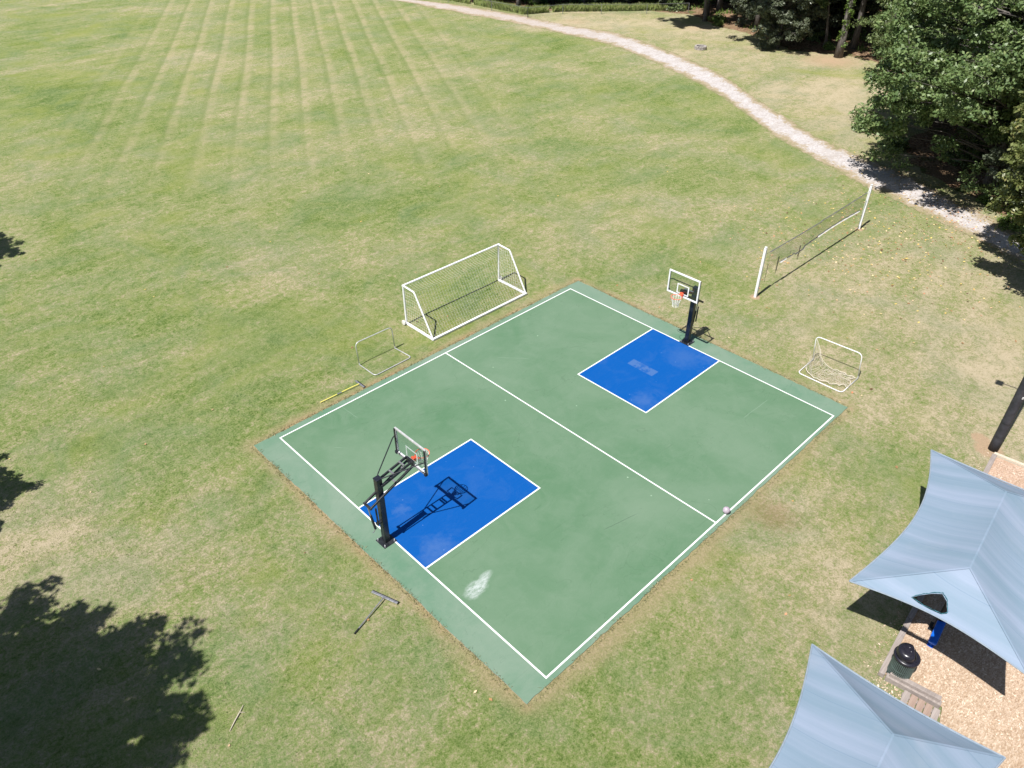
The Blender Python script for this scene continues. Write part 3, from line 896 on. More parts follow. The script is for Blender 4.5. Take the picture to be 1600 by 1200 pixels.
    hem(B, A, R1, R2, .255); hem(D, C, R2, R1, .255); hem(C, B, None, None, .14, R1); hem(A, D, None, None, .14, R2)
    zz = Vector((0, 0, .012))
    for a, b in ((R1, B), (R1, C), (R2, A), (R2, D), (R1, R2)):
        MB().beam(a + zz * .3, b + zz * .3, .045, .014).build('seam', 'fabric', t, origin=org)
    # steel frame under the cloth
    dn = Vector((0, 0, -0.11))
    MB().tube([R1 + dn, R2 + dn], 0.055, 10).build('ridge_beam', 'black', t)
    for r, cs in ((R1, (B, C)), (R2, (A, D))):
        ps = r.lerp((R1 + R2) / 2, .55)
        MB().tube([Vector((ps.x, ps.y, 0)), ps + dn], 0.085, 14).build('post', 'black', t)
        MB().box((ps.x, ps.y, .06), (.34, .34, .02), rz=TH).build('base_plate', 'black', t)
        for c in cs:
            MB().tube([r + dn, c + Vector((0, 0, -.03)) + (r - c) * .03], [.05, .03], 8).build('rafter', 'black', t)
            MB().tube([c + Vector((0, 0, -.03)) + (r - c) * .03, c], .014, 6).build('corner_shackle', 'steel', t)
    return t
HOLE = [(7.03, -20.22, 2.965), (7.21, -20.37, 3.05), (7.38, -20.56, 3.14), (7.50, -20.75, 3.20), (7.41, -20.91, 3.14), (7.17, -21.06, 2.99), (7.08, -20.96, 2.945), (7.04, -20.72, 2.93), (7.02, -20.42, 2.935)]

canopy((0, 0), 'blue grey shade canopy with a torn hole in its end panel, beside the dark pole', HOLE)
canopy((-9.34, -0.9), 'intact blue grey shade canopy in the bottom right corner, beside the wooden step')

# ------------------------------------------------------------------ playground things
def bench():
    # narrow blue bench partly under the torn canopy
    a, b = Vector((8.35, -21.02, .45)), Vector((10.6, -20.78, .45))
    t = thing('blue_beam', tuple(Vector((a.x, a.y, 0)).lerp(Vector((b.x, b.y, 0)), .5)), 'narrow bright blue play beam sticking out from under the torn canopy', 'beam')
    MB().beam(a, b, .22, .09, bev=.04).build('top_rail', 'blue_plastic', t, smooth=False)
    for k in (.12, .88):
        p = a.lerp(b, k)
        MB().tube([(p.x, p.y, .43), (p.x, p.y, .03)], .035, 10).build('leg', 'blue_plastic', t)
        MB().box((p.x, p.y, .055), (.14, .16, .02)).build('foot', 'blue_plastic', t)
    return t
bench()

def bin_():
    c = Vector((7.03, -20.74, 0))
    t = thing('litter_bin', tuple(c), 'round dark litter bin with green slatted body and domed lid on the wood chips', 'bin')
    n = 40; r = .29
    MB().lathe([(r - .03, .06), (r - .03, .86)], c, 28).build('liner', 'rubber', t, smooth=False)
    b = MB()
    for k in range(n):
        a = 2 * math.pi * k / n
        b.box(c + Vector((r * math.cos(a), r * math.sin(a), .47)), (.014, .026, .80), rz=a)
    for z in (.10, .48, .86): b.tube([c + Vector((r * .985 * math.cos(2 * math.pi * k / 32), r * .985 * math.sin(2 * math.pi * k / 32), z)) for k in range(32)], .012, 6, closed=True)
    sl = b.build('slat', 'bin_green', t); sl['kind'] = 'stuff'
    MB().lathe([(r + .035, .865), (r + .045, .89), (r + .045, .93), (r + .01, .95), (r - .06, .965)], c, 36).build('rim_collar', 'bin', t, smooth=True)
    # dome with a flat hooded opening towards +x -y
    m = Matrix.Rotation(R(7), 3, 'Y')
    dome = MB(); prof = [(.262, 0), (.272, .06), (.270, .15), (.250, .205), (.20, .235), (.10, .25), (.01, .253)]
    dome.lathe(prof, c + Vector((-.015, .02, .955)), 36)
    d = dome.build('lid', 'bin', t, smooth=True)
    for q in d.data.vertices:      # cut the hood back on one side
        w = q.co + d.location
        v2 = Vector((w.x, w.y)); k = v2.dot(Vector((.45, -.89)))
        if k > .10:
            q.co.x -= .45 * (k - .10) * .8; q.co.y += .89 * (k - .10) * .8
    MB().box(c + Vector((.075, -.148, 1.04)), (.30, .012, .13), rz=R(27)).build('flap', 'rubber', t)
    for s in (-1, 1):
        MB().lathe([(.012, 0), (.012, .012), (.004, .016)], c + Vector((.05 * s, .04 * s, 1.205)), 8).build('bolt', 'steel', t)
bin_()

def lamp_pole():
    c = Vector((18.88, -19.16, 0))
    t = thing('utility_pole', tuple(c), 'thick dark wooden utility pole standing at the playground corner', 'pole')
    rr = [.178, .175, .17, .165, .155, .145, .135]
    MB().tube([c + Vector((0, 0, z)) for z in (-.2, .5, 1.5, 3, 5, 7, 9)], rr, 20).build('shaft', 'pole', t, smooth=True)
    for z in (2.55, 3.15, 5.2): MB().box(c + Vector((-.10, -.125, z)), (.06, .03, .09), rz=R(-35)).build('tag_plate', 'white', t)
    MB().tube([c + Vector((0, 0, 1.3)), c + Vector((0, 0, 1.34))], .178, 20).build('band', 'black', t)
    l = thing('flood_lamp', tuple(c + Vector((0, 0, 8.1))), 'small flood lamp on a short arm of the dark pole', 'lamp')
    MB().tube([c + Vector((0, .1, 8.05)), c + Vector((0, .5, 8.2)), c + Vector((-.03, .95, 8.15))], .028, 8).build('arm', 'black', l)
    MB().box(c + Vector((-.05, 1.05, 8.1)), (.34, .30, .16), rz=.1, bev=.05).build('housing', 'black', l)
lamp_pole()

# ------------------------------------------------------------------ basketball hoops
def hoop(px, py, dirx, bx, by, zb, label, ext_label=None):
    """pole at (px,py), backboard plane at x=bx facing dirx, bottom edge at height zb"""
    S = dirx
    t = thing('basketball_hoop', (px, py, ZC), label, 'basketball hoop', 'basketball hoops at the two ends of the court')
    z0 = ZC
    MB().box((px, py, z0 + .015), (.50, .50, .022), bev=.004).build('base_plate', 'black', t)
    for sx in (-1, 1):
        for sy in (-1, 1):
            MB().lathe([(.030, 0), (.030, .035), (.018, .036), (.018, .075), (.006, .08)], (px + sx * .19, py + sy * .19, z0 + .026), 6).build('anchor_bolt', 'steel', t)
    pt = 2.78
    MB().box((px, py, z0 + pt / 2 + .02), (.20, .20, pt), bev=.02).build('pole', 'black', t)
    MB().box((px, py, z0 + pt + .03), (.215, .215, .03), bev=.01).build('pole_cap', 'pad', t)
    # height parallelogram arms
    bz = zb + .18
    for sy in (-1, 1):
        MB().beam((px + S * .02, py + sy * .15, 2.58), (bx - S * .10, by + sy * .15, bz + .06), .045, .085, bev=.008).build('upper_arm', 'black', t)
        MB().beam((px - S * .48, py + sy * .16, 1.98), (bx - S * .10, by + sy * .16, bz - .12), .045, .085, bev=.008).build('lower_arm', 'black', t)
    for (k, z) in ((.42, .18), (.74, .18)):
        p = Vector((px + S * .02, py, 2.58)).lerp(Vector((bx - S * .10, by, bz + .18)), k)
        MB().box(p, (.05, .28, .05), bev=.006).build('cross_bar', 'steel', t)
    for k in (.60, .86):
        p = Vector((px - S * .48, py, 1.98)).lerp(Vector((bx - S * .10, by, bz - .12)), k)
        MB().box(p, (.05, .30, .05), bev=.006).build('cross_bar', 'steel', t)
    MB().box((px - S * .48, py, 1.98), (.07, .40, .07), bev=.01).build('cross_bar', 'black', t)
    # lift actuator behind the pole
    MB().tube([(px - S * .46, py + .05, 1.95), (px - S * .40, py + .05, 1.45)], .022, 10).build('actuator_rod', 'steel', t)
    MB().tube([(px - S * .40, py + .05, 1.47), (px - S * .30, py + .05, .80)], .042, 12).build('actuator_tube', 'black', t)
    MB().box((px - S * .18, py, 1.02), (.18, .10, .08), bev=.01).build('actuator_bracket', 'black', t)
    MB().tube([(px - S * .28, py - .11, 1.80), (px - S * .27, py - .11, 1.05)], .03, 10).build('gas_spring', 'black', t)
    MB().tube([(px - S * .30, py + .05, .82), (px - S * .36, py + .05, .70), (px - S * .42, py + .05, .70)], .015, 6).build('crank', 'steel', t)
    # backboard
    W, H = 1.54, 1.04; x = bx; zc = zb + H / 2
    f = MB()
    f.box((x, by, zb + H - .03), (.055, W, .06), bev=.006)
    f.build('top_frame', 'galv' if S > 0 else 'white', t)
    MB().box((x, by, zb + .03), (.05, W, .06), bev=.006).build('bottom_frame', 'white', t)
    for sy in (-1, 1):
        MB().box((x, by + sy * (W / 2 - .03), zc), (.05, .06, H - .12)).build('side_frame', 'white', t)
    # dark backing frame
    for sy in (-1, 1):
        MB().box((x - S * .045, by + sy * (W / 2 - .025), zc - .01), (.035, .055, H - .04), bev=.004).build('backing_rail', 'black', t)
        MB().box((x - S * .05, by + sy * (W / 2 - .03), zb + .05), (.09, .09, .11), bev=.01).build('corner_pad', 'pad', t)
    MB().box((x - S * .045, by, zb + .025), (.035, W - .12, .05), bev=.004).build('backing_rail', 'steel' if S > 0 else 'black', t)
    MB().box((x, by, zc), (.012, W - .12, H - .12)).build('glass_pane', 'glass', t)
    sq = MB(); sx = x + S * .011
    sy0, sz0, sw, sh, lw = .295, zb + .12, .59, .45, .05
    sq.box((sx, by, sz0 + lw / 2), (.004, sw, lw)); sq.box((sx, by, sz0 + sh - lw / 2), (.004, sw, lw))
    for k in (-1, 1): sq.box((sx, by + k * (sw / 2 - lw / 2), sz0 + sh / 2), (.004, lw, sh - 2 * lw - .002))
    sq.build('shooter_square', 'white', t)
    MB().box((x - S * .08, by, bz - .04), (.06, .34, .24), bev=.01).build('mount_plate', 'black', t)
    # rim
    rz = zb + .17; rc = Vector((x + S * (.19 + .225), by, rz))
    rim = MB()
    rim.tube([rc + Vector((.228 * math.cos(a), .228 * math.sin(a), 0)) for a in [2 * math.pi * k / 36 for k in range(36)]], .0115, 8, closed=True)
    rm = rim.build('rim', 'orange', t, smooth=True)
    br = MB(); br.box((x + S * .05, by, rz - .02), (.08, .15, .14), bev=.01)
    br.box((x + S * .13, by, rz - .005), (.12, .13, .016), bev=.004)
    for sy in (-1, 1): br.tube([(x + S * .08, by + sy * .05, rz - .06), (x + S * .22, by + sy * .12, rz - .004)], .009, 6)
    br.build('rim_bracket', 'orange', rm)
    net = MB(); N = 12; lv = [(.225, 0), (.20, -.10), (.165, -.20), (.14, -.29), (.125, -.37), (.135, -.44)]
    for k in range(N):
        for s in (0, 1):
            pl = []
            for i, (r_, dz) in enumerate(lv):
                a = 2 * math.pi * (k + (0.5 if (i + s) % 2 else 0.0) * (1 if s == 0 else 1)) / N
                pl.append(rc + Vector((r_ * math.cos(a), r_ * math.sin(a), dz)))
            net.tube(pl, .0075, 4)
    net.build('net', 'cord', rm)
    # side braces from the pole top to the board edges
    for sy in (-1, 1):
        e = Vector((x - S * .06, by + sy * (W / 2 - .03), zb + (.74 if S > 0 and sy > 0 else .55)))
        MB().tube([(px + S * .03, py + sy * .06, 2.80), (px + S * .10, py + sy * .12, 2.86), tuple(e - Vector((S * .12, sy * .05, .01))), tuple(e)], .020, 8).build('brace', 'black', t)
    return t
hoop(-0.18, -6.98, 1, 1.15, -6.98, 2.61, 'basketball hoop seen from behind at the near left end, black post and glass board')
h2 = hoop(16.62, -6.90, -1, 15.57, -6.93, 2.80, 'basketball hoop facing the camera at the far end, orange rim and white net')
# loose loop of cable at the foot of the far post
MB().tube([(16.62 + .26 * math.cos(a) - .05, -6.62 + .22 * math.sin(a), ZC + .30 + .24 * math.sin(a * .5)) for a in [k * 2 * math.pi / 20 for k in range(20)]], .008, 5, closed=True).build('cable_loop', 'black', h2)

# ------------------------------------------------------------------ soccer goal
def soccer_goal():
    x0, x1, yf, yb = 8.50, 14.42, 3.14, 1.18; H = 2.05; yt = 2.36
    r = .047
    t = thing('soccer_goal', ((x0 + x1) / 2, (yf + yb) / 2, 0), 'large white full frame soccer goal with net on the grass behind the court', 'soccer goal')
    MB().tube([(x0 - r, yf, H), (x1 + r, yf, H)], r, 12).build('crossbar', 'white', t, smooth=False)
    for x in (x0, x1):
        MB().tube([(x, yf, .03), (x, yf, H - r * .9)], r, 12).build('post', 'white', t)
        MB().tube([(x, yf - r, H), (x, yt, H - .03), (x, yt - .08, H - .12), (x, yb, .06)], r * .85, 10).build('side_stay', 'white', t)
        MB().box((x, (yf + yb) / 2, .06), (.11, yf - yb, .09), bev=.02).build('side_ground_bar', 'white', t)
    MB().box(((x0 + x1) / 2, yb, .065), (x1 - x0 + .1, .11, .10), bev=.02).build('rear_ground_bar', 'white', t)
    for x, s in ((x0 - .13, -1), (x1 + .12, 1)):
        tilt = Matrix.Rotation(R(90), 3, 'Y')
        w = MB().lathe([(.045, -.035), (.115, -.035), (.125, -.02), (.125, .02), (.115, .035), (.045, .035)], (x, yf + .03, .125), 20, tilt).build('wheel', 'tape', t)
    # net
    net = MB(); g = .15; rr_ = .0034
    def sagp(p, q, n, k):
        P, Q = Vector(p), Vector(q)
        return [P.lerp(Q, i / n) + Vector((0, 0, -k * 4 * (i / n) * (1 - i / n))) for i in range(n + 1)]
    nx = int((x1 - x0) / g)
    def back(x, s):          # s 0..1 down from the top rear to the ground
        u = (x - x0) / (x1 - x0)
        y = yt + (yb - yt) * s; z = (H - .05) * (1 - s) + .06 * s
        d = .10 * math.sin(math.pi * s) * (1 + .3 * math.sin(u * 9)) * math.sin(math.pi * min(1, max(0, u)) ) ** .3
        zz = z - d * .4 - (0.14 * math.sin(math.pi * u) * (1 - s) ** 2)
        return Vector((x, y + d * .9, max(.03, zz)))
    def roof(x, s):          # from the crossbar back
        u = (x - x0) / (x1 - x0)
        e = back(x, 0)
        p = Vector((x, yf - .03, H - .03)).lerp(e, s)
        p.z -= .05 * math.sin(math.pi * s)
        return p
    M_ = 20
    for i in range(nx + 1):
        x = x0 + (x1 - x0) * i / nx
        net.tube([roof(x, s / 5) for s in range(6)] + [back(x, s / 12) for s in range(1, 13)], rr_, 3, cap=False)
    L = math.hypot(H, yt - yb); nb = int(L / g)
    for j in range(nb + 1):
        net.tube([back(x0 + (x1 - x0) * k / M_, j / nb) for k in range(M_ + 1)], rr_, 3, cap=False)
    for j in range(0, 7):
        net.tube([roof(x0 + (x1 - x0) * k / M_, j / 7) for k in range(M_ + 1)], rr_, 3, cap=False)
    for x in (x0, x1):
        dx = .03 if x == x0 else -.03
        def yback(z): return yt + (yb - yt) * (1 - (z - .06) / (H - .11)) if z < H - .05 else yt
        k = 0; z = .1
        while z < H - .03:
            net.tube([(x + dx, yf, z), (x + dx * 3, (yf + yback(z)) / 2, z - .03), (x + dx, yback(z), z)], rr_, 3, cap=False); z += g
        y = yb + .08
        while y < yf:
            zt = H - .05 if y > yt else .06 + (H - .11) * (y - yb) / (yt - yb)
            net.tube([(x + dx, y, .06), (x + dx * 2, y, zt / 2), (x + dx, y, zt)], rr_, 3, cap=False); y += g
    net.build('net', 'cord', t)
soccer_goal()

def small_goal(base, label, hgt, lean, netted):
    """base: four ground corners - hoop foot a, hoop foot b, front corner b, front corner a"""
    a, b, c, d = [Vector(p + (.035,)) for p in base]
    ctr = (a + b + c + d) / 4
    t = thing('small_goal', (ctr.x, ctr.y, 0), label, 'small goal', 'small tube practice goals beside the court')
    up = Vector((lean[0], lean[1], hgt))
    r = .021
    pl = arc_pts([a, a + up, b + up, b], .22, 6)
    MB().tube(pl, r, 9).build('hoop_frame', 'galv' if not netted else 'white', t, smooth=True)
    pl = arc_pts([a + (d - a).normalized() * .02, d, c, b + (c - b).normalized() * .02], .16 if not netted else .20, 6)
    MB().tube(pl, r, 9).build('ground_frame', 'galv' if not netted else 'white', t, smooth=True)
    for p in (a, b): MB().tube([p + Vector((0, 0, -.01)), p + Vector((0, 0, .10))], r * 1.25, 9).build('joint_sleeve', 'galv', t)
    if netted:
        n = MB(); rr = random.Random(4)
        ta = a + up
        # net hangs from one top corner and lies collapsed on the grass
        NI, NJ = 20, 15; grid = {}
        nrm = (d - a)
        for i in range(NI + 1):
            for j in range(NJ + 1):
                u, w = i / NI, j / NJ
                g = a.lerp(b, .10 + .86 * u) + nrm * (.05 + w * (.80 + .12 * math.sin(u * 5)))
                g = g + (b - a) * .05 * math.sin(w * 6 + u * 3)
                pull = max(0, 1 - u * 3.4) ** 1.6 * max(0, 1 - w * .8)
                top = ta + Vector((.03, -.18 * u - .05, -.15 - .55 * w))
                z = .04 + .10 * abs(mnoise.noise(Vector((u * 5, w * 5, 1)))) + .04 * rr.random()
                g.z = z
                p = g.lerp(top, pull)
                p += Vector((mnoise.noise(Vector((u * 7, w * 7, 5))), mnoise.noise(Vector((u * 7, w * 7, 9))), 0)) * .10
                grid[i, j] = p
        for i in range(NI + 1): n.tube([grid[i, j] for j in range(NJ + 1)], .0048, 3, cap=False)
        for j in range(NJ + 1): n.tube([grid[i, j] for i in range(NI + 1)], .0048, 3, cap=False)
        n.tube([grid[i, NJ] for i in range(NI + 1)], .014, 5)
        n.tube([grid[i, 0] for i in range(NI + 1)], .011, 5)
        n.tube([grid[NI, j] for j in range(NJ + 1)], .012, 5)
        n.build('net', 'cord_tan', t)
    return t
small_goal([(4.98, 1.90), (6.86, 1.87), (6.95, .80), (4.99, .78)], 'small bare galvanised tube goal without a net, left of the large soccer goal', 1.13, (-.05, .02), False)
small_goal([(19.38, -11.55), (19.48, -13.55), (18.06, -13.56), (18.05, -11.58)], 'small white tube goal with its net collapsed, right of the court', 1.18, (.0, .12), True)

# ------------------------------------------------------------------ volleyball net
def volleyball():
    a, b = Vector((22.40, -6.86, 0)), Vector((33.46, -6.85, 0))
    t = thing('volleyball_net', tuple((a + b) / 2), 'worn volleyball net strung between two white posts on the grass', 'volleyball net')
    for p, s, h in ((a, -1, 2.70), (b, 1, 2.66)):
        l = Vector((.02 * s, -.02, 0))
        MB().box(p + Vector((0, 0, h / 2 - .05)), (.125, .125, h), bev=.014).build('post', 'white', t)
        MB().tube([p + Vector((-.05 * s, 0, h - .35)), p + Vector((-.16 * s, 0, h - .37))], .012, 6).build('hook', 'steel', t)
        MB().box(p + Vector((0, 0, h + .005)), (.11, .11, .02)).build('post_cap', 'white', t)
    def top(x):
        u = (x - a.x) / (b.x - a.x)
        return 2.22 + .06 * (2 * u - 1) ** 2 + (.04 if u > .5 else 0)
    def bot(x):
        u = (x - a.x) / (b.x - a.x)
        base = 1.30 - .08 * math.sin(u * 7) + .06 * u
        if u < .06: base -= .02
        if .10 < u < .16: base += .05
        if .30 < u < .38: base -= .12
        return base
    xs = [a.x + .55 + (b.x - a.x - .95) * i / 100 for i in range(101)]
    MB().tube([a + Vector((.05, 0, 2.30)), Vector((xs[0], a.y, top(xs[0])))], .006, 5).build('tension_line', 'cord_dark', t)
    MB().tube([b + Vector((-.05, 0, 2.34)), Vector((xs[-1], b.y, top(xs[-1])))], .008, 5).build('tension_line', 'cord', t)
    MB().tube([a + Vector((.05, 0, 1.20)), Vector((xs[0], a.y, bot(xs[0])))], .006, 5).build('tension_line', 'cord_dark', t)
    def ribbon(x0, x1, fz, hgt, name, mat, drop=0.0):
        m = MB(); v = []; f = []
        pts_ = [x for x in xs if x0 <= x <= x1]
        for i, x in enumerate(pts_):
            z = fz(x); tw = .010 + .006 * math.sin(i * .9)
            q = hgt * .45; v += [(x, a.y - tw + q, z + hgt / 2), (x, a.y + tw + q, z + hgt / 2), (x, a.y + tw - q, z - hgt / 2), (x, a.y - tw - q, z - hgt / 2)]
        for i in range(len(pts_) - 1):
            for k in range(4):
                k2 = (k + 1) % 4; f.append((4 * i + k, 4 * i + k2, 4 * i + 4 + k2, 4 * i + 4 + k))
        m.add(v, f); m.build(name, mat, t)
    ribbon(xs[0], xs[-1], top, .026, 'top_tape', 'tape_dark')
    ribbon(xs[50], xs[97], bot, .062, 'bottom_tape', 'tape')
    ribbon(xs[12], xs[19], bot, .055, 'bottom_tape', 'tape')
    ribbon(xs[20], xs[50], bot, .03, 'bottom_tape', 'tape_dark')
    net = MB(); rr = random.Random(2)
    lv = 9
    def P(x, j):
        z = top(x) + (bot(x) - top(x)) * j / lv
        return Vector((x, a.y + .02 * mnoise.noise(Vector((x * 2, j * .7, 0))), z + .012 * mnoise.noise(Vector((x * 3, j, 4)))))
    x = xs[0]
    while x < xs[-1]:
        n_ = lv if rr.random() > .05 else 5
        net.tube([P(x, j) for j in range(n_ + 1)], .0030, 3, cap=False); x += .115
    for j in range(lv + 1):
        net.tube([P(x, j) for x in xs], .0030, 3, cap=False)
    net.build('net', 'cord_dark', t)
    # torn cords hanging below the tape
    hg = MB()
    for x, L in ((23.0, 1.0), (23.95, .75), (24.0, .95), (24.05, .8), (26.1, .75), (26.15, .6), (26.2, .82), (25.2, .25), (27.4, .2)):
        z = bot(x) + .35; pl = [Vector((x + .05 * mnoise.noise(Vector((x, k, 2))), a.y + .04 * mnoise.noise(Vector((x, k, 7))), z - L * k / 6)) for k in range(7)]
        hg.tube(pl, .009, 4)
    hg.build('loose_cord', 'cord_dark', t)
volleyball()

# ------------------------------------------------------------------ tools and ball
def squeegee():
    c = Vector((-1.62, -8.80, .05))
    t = thing('court_squeegee', tuple(Vector((c.x, c.y, 0))), 'grey court squeegee lying on the grass left of the near court corner', 'squeegee')
    h0, h1 = Vector((-1.75, -8.36, .09)), Vector((-1.44, -9.24, .08))
    MB().beam(h0, h1, .075, .04, bev=.01).build('head', 'steel', t)
    MB().beam(h0 + Vector((.05, .02, -.02)), h1 + Vector((.05, .02, -.02)), .02, .07).build('rubber_blade', 'rubber', t)
    s = (h0 + h1) / 2; e = Vector((-2.98, -9.20, .05))
    MB().tube([s + Vector((-.02, 0, .02)), s.lerp(e, .12) + Vector((0, 0, .03)), s.lerp(e, .86)], .019, 8).build('handle', 'steel', t)
    MB().tube([s.lerp(e, .86), e], .022, 8).build('grip', 'rubber', t)
squeegee()
def rake():
    c = Vector((4.10, .70, .05))
    t = thing('push_broom', (c.x, c.y, 0), 'yellow handled push broom lying on the worn edge left of the bare small goal', 'broom')
    MB().beam((4.16, 1.02, .06), (4.16, .40, .06), .07, .05, bev=.01).build('broom_head', 'steel', t)
    b = MB()
    for k in range(60):
        y = .42 + .58 * k / 59
        for q in (-.02, .02): b.tube([(4.16 + q, y, .05), (4.24 + q + rnd.uniform(-.01, .01), y, .03)], .006, 3)
    b.build('bristles', 'rubber', t)
    MB().tube([(4.14, .72, .08), (3.62, .735, .09), (3.30, .76, .07)], .018, 8).build('handle', 'yellow', t)
    MB().tube([(3.30, .76, .07), (3.08, .775, .06)], .021, 8).build('handle_joint', 'steel', t)
    MB().tube([(3.08, .775, .06), (2.30, .80, .05)], .018, 8).build('handle', 'yellow', t)
rake()
def ball():
    b = MB(); bm = bmesh.new(); bmesh.ops.create_icosphere(bm, subdivisions=4, radius=.125)
    c = Vector((8.86, -14.02, ZC + .138))
    t = thing('ball', (8.86, -14.02, ZC), 'scuffed lilac grey ball resting on the right sideline of the court', 'ball')
    b.add([c + v.co for v in bm.verts], [[v.index for v in f.verts] for f in bm.faces]); bm.free()
    b.build('ball_skin', 'ball', t, smooth=True, origin=c)
    sm = MB()
    for ax in ('X', 'Y', 'Z'):
        m = Matrix.Rotation(R(90), 3, ax) @ Matrix.Rotation(.6, 3, 'X')
        sm.tube([c + m @ Vector((.1245 * math.cos(a), .1245 * math.sin(a), 0)) for a in [k * math.pi / 20 for k in range(40)]], .0022, 5, closed=True)
    sm.build('seam_groove', 'tape_dark', t)
ball()

tw = MB(); pl = [Vector((-6.38, -8.97, .03)), Vector((-6.55, -9.10, .05)), Vector((-6.75, -9.22, .035)), Vector((-6.98, -9.38, .03))]
tw.tube(pl, [.008, .016, .018, .010], 6); tw.tube([pl[1], pl[1] + Vector((.1, -.12, .02))], [.009, .004], 5)
o = tw.build('stick', 'timber_pale', None, origin=pl[1]); tag(o, 'thin pale stick lying on the lawn at the bottom left', 'stick')

# fire ring
def fire_ring():
    c = Vector((62.2, 23.9, 0))
    t = thing('fire_ring', tuple(c), 'low round ring of concrete blocks on the dry grass beyond the path', 'fire ring')
    n = 11
    for lvl in (0, 1):
        for k in range(n):
            a = 2 * math.pi * (k + .5 * lvl) / n; r = .50
            MB().box(c + Vector((r * math.cos(a), r * math.sin(a), .09 + lvl * .165)), (.20, .27, .155), rz=a, bev=.02).build('block', 'concrete', t, origin=c + Vector((r * math.cos(a), r * math.sin(a), .09)))
    MB().lathe([(.38, .01), (.34, .05), (.1, .07)], c, 16).build('ash_bed', 'ash', t)
fire_ring()

# ------------------------------------------------------------------ chain link fence
def fence():
    P = [(59.0, 66.5), (59.4, 60.2), (59.8, 52.5), (60.2, 46.7), (64.6, 45.2), (67.9, 42.0), (71.9, 38.3), (76.0, 35.2)]
    t = thing('chain_link_fence', (60.2, 46.7, 0), 'low grey chain link fence along the weeds at the far wood edge', 'fence')
    H = 1.08
    for i, p in enumerate(P):
        MB().tube([(p[0], p[1], 0), (p[0], p[1], H + (.1 if i == 3 else 0))], .045 if i == 3 else .03, 8).build('post', 'pad' if i == 3 else 'fence_grey', t)
        if i + 1 < len(P):
            q = P[i + 1]
            MB().tube([(p[0], p[1], H), (q[0], q[1], H)], .019, 6).build('top_rail', 'fence_grey', t)
            a, b = Vector(p + (0,)), Vector(q + (0,)); L = (b - a).length; d = (b - a) / L
            w = MB(); g = .22; k = -int(H / g)
            while k * g < L:
                for s in (0, 1):
                    x0, x1, z0, z1 = k * g, k * g + H, (0, H)[s], (H, 0)[s]
                    if x0 < 0: z0 = z0 + (z1 - z0) * (-x0) / H; x0 = 0
                    if x1 > L: z1 = z0 + (z1 - z0) * (L - x0) / (x1 - x0); x1 = L
                    if x1 - x0 > .02: w.tube([a + d * x0 + Vector((0, 0, z0 + .03)), a + d * x1 + Vector((0, 0, z1 + .0))], .0022, 3, cap=False)
                k += 1
            w.build('wire_mesh', 'fence_grey', t)
fence()

# ------------------------------------------------------------------ vegetation
def leaves_mesh(name, centres, mat, per, lsize, parent=None, seed=0, flat=0.55, spread=1.0, origin=(0, 0, 0)):
    """centres: array of (x,y,z,r) sprays; each filled with small rhombic leaves"""
    g = np.random.default_rng(seed)
    C = np.asarray(centres, float); n = len(C) * per
    c = np.repeat(C, per, axis=0)
    d = g.normal(size=(n, 3)); d /= np.linalg.norm(d, axis=1)[:, None]
    rad = g.random(n) ** 0.45
    off = d * rad[:, None] * c[:, 3:4] * spread
    off[:, 2] *= flat
    off[:, 2] -= (np.hypot(off[:, 0], off[:, 1]) ** 2) / (c[:, 3] + .01) * 0.30
    p = c[:, :3] + off
    nrm = g.normal(size=(n, 3)) * 0.65 + np.array([0, 0, 0.75]) + off * 0.5
    nrm /= np.linalg.norm(nrm, axis=1)[:, None]
    u = np.cross(nrm, g.normal(size=(n, 3))); u /= np.linalg.norm(u, axis=1)[:, None]
    w = np.cross(nrm, u)
    s = lsize * (0.6 + 0.8 * g.random(n))[:, None]
    V = np.empty((n, 4, 3))
    V[:, 0] = p - u * s; V[:, 1] = p - w * s * 0.55 + nrm * s * 0.12; V[:, 2] = p + u * s; V[:, 3] = p + w * s * 0.55 + nrm * s * 0.12
    me = bpy.data.meshes.new(name)
    me.vertices.add(n * 4); me.vertices.foreach_set('co', V.astype(np.float32).ravel())
    me.loops.add(n * 4); me.loops.foreach_set('vertex_index', np.arange(n * 4, dtype=np.int32))
    me.polygons.add(n); me.polygons.foreach_set('loop_start', np.arange(0, n * 4, 4, dtype=np.int32))
    me.polygons.foreach_set('loop_total', np.full(n, 4, dtype=np.int32))
    me.update(); me.materials.append(M[mat])
    o = bpy.data.objects.new(name, me); SC.collection.objects.link(o)
    if parent: o.parent = parent
    return o

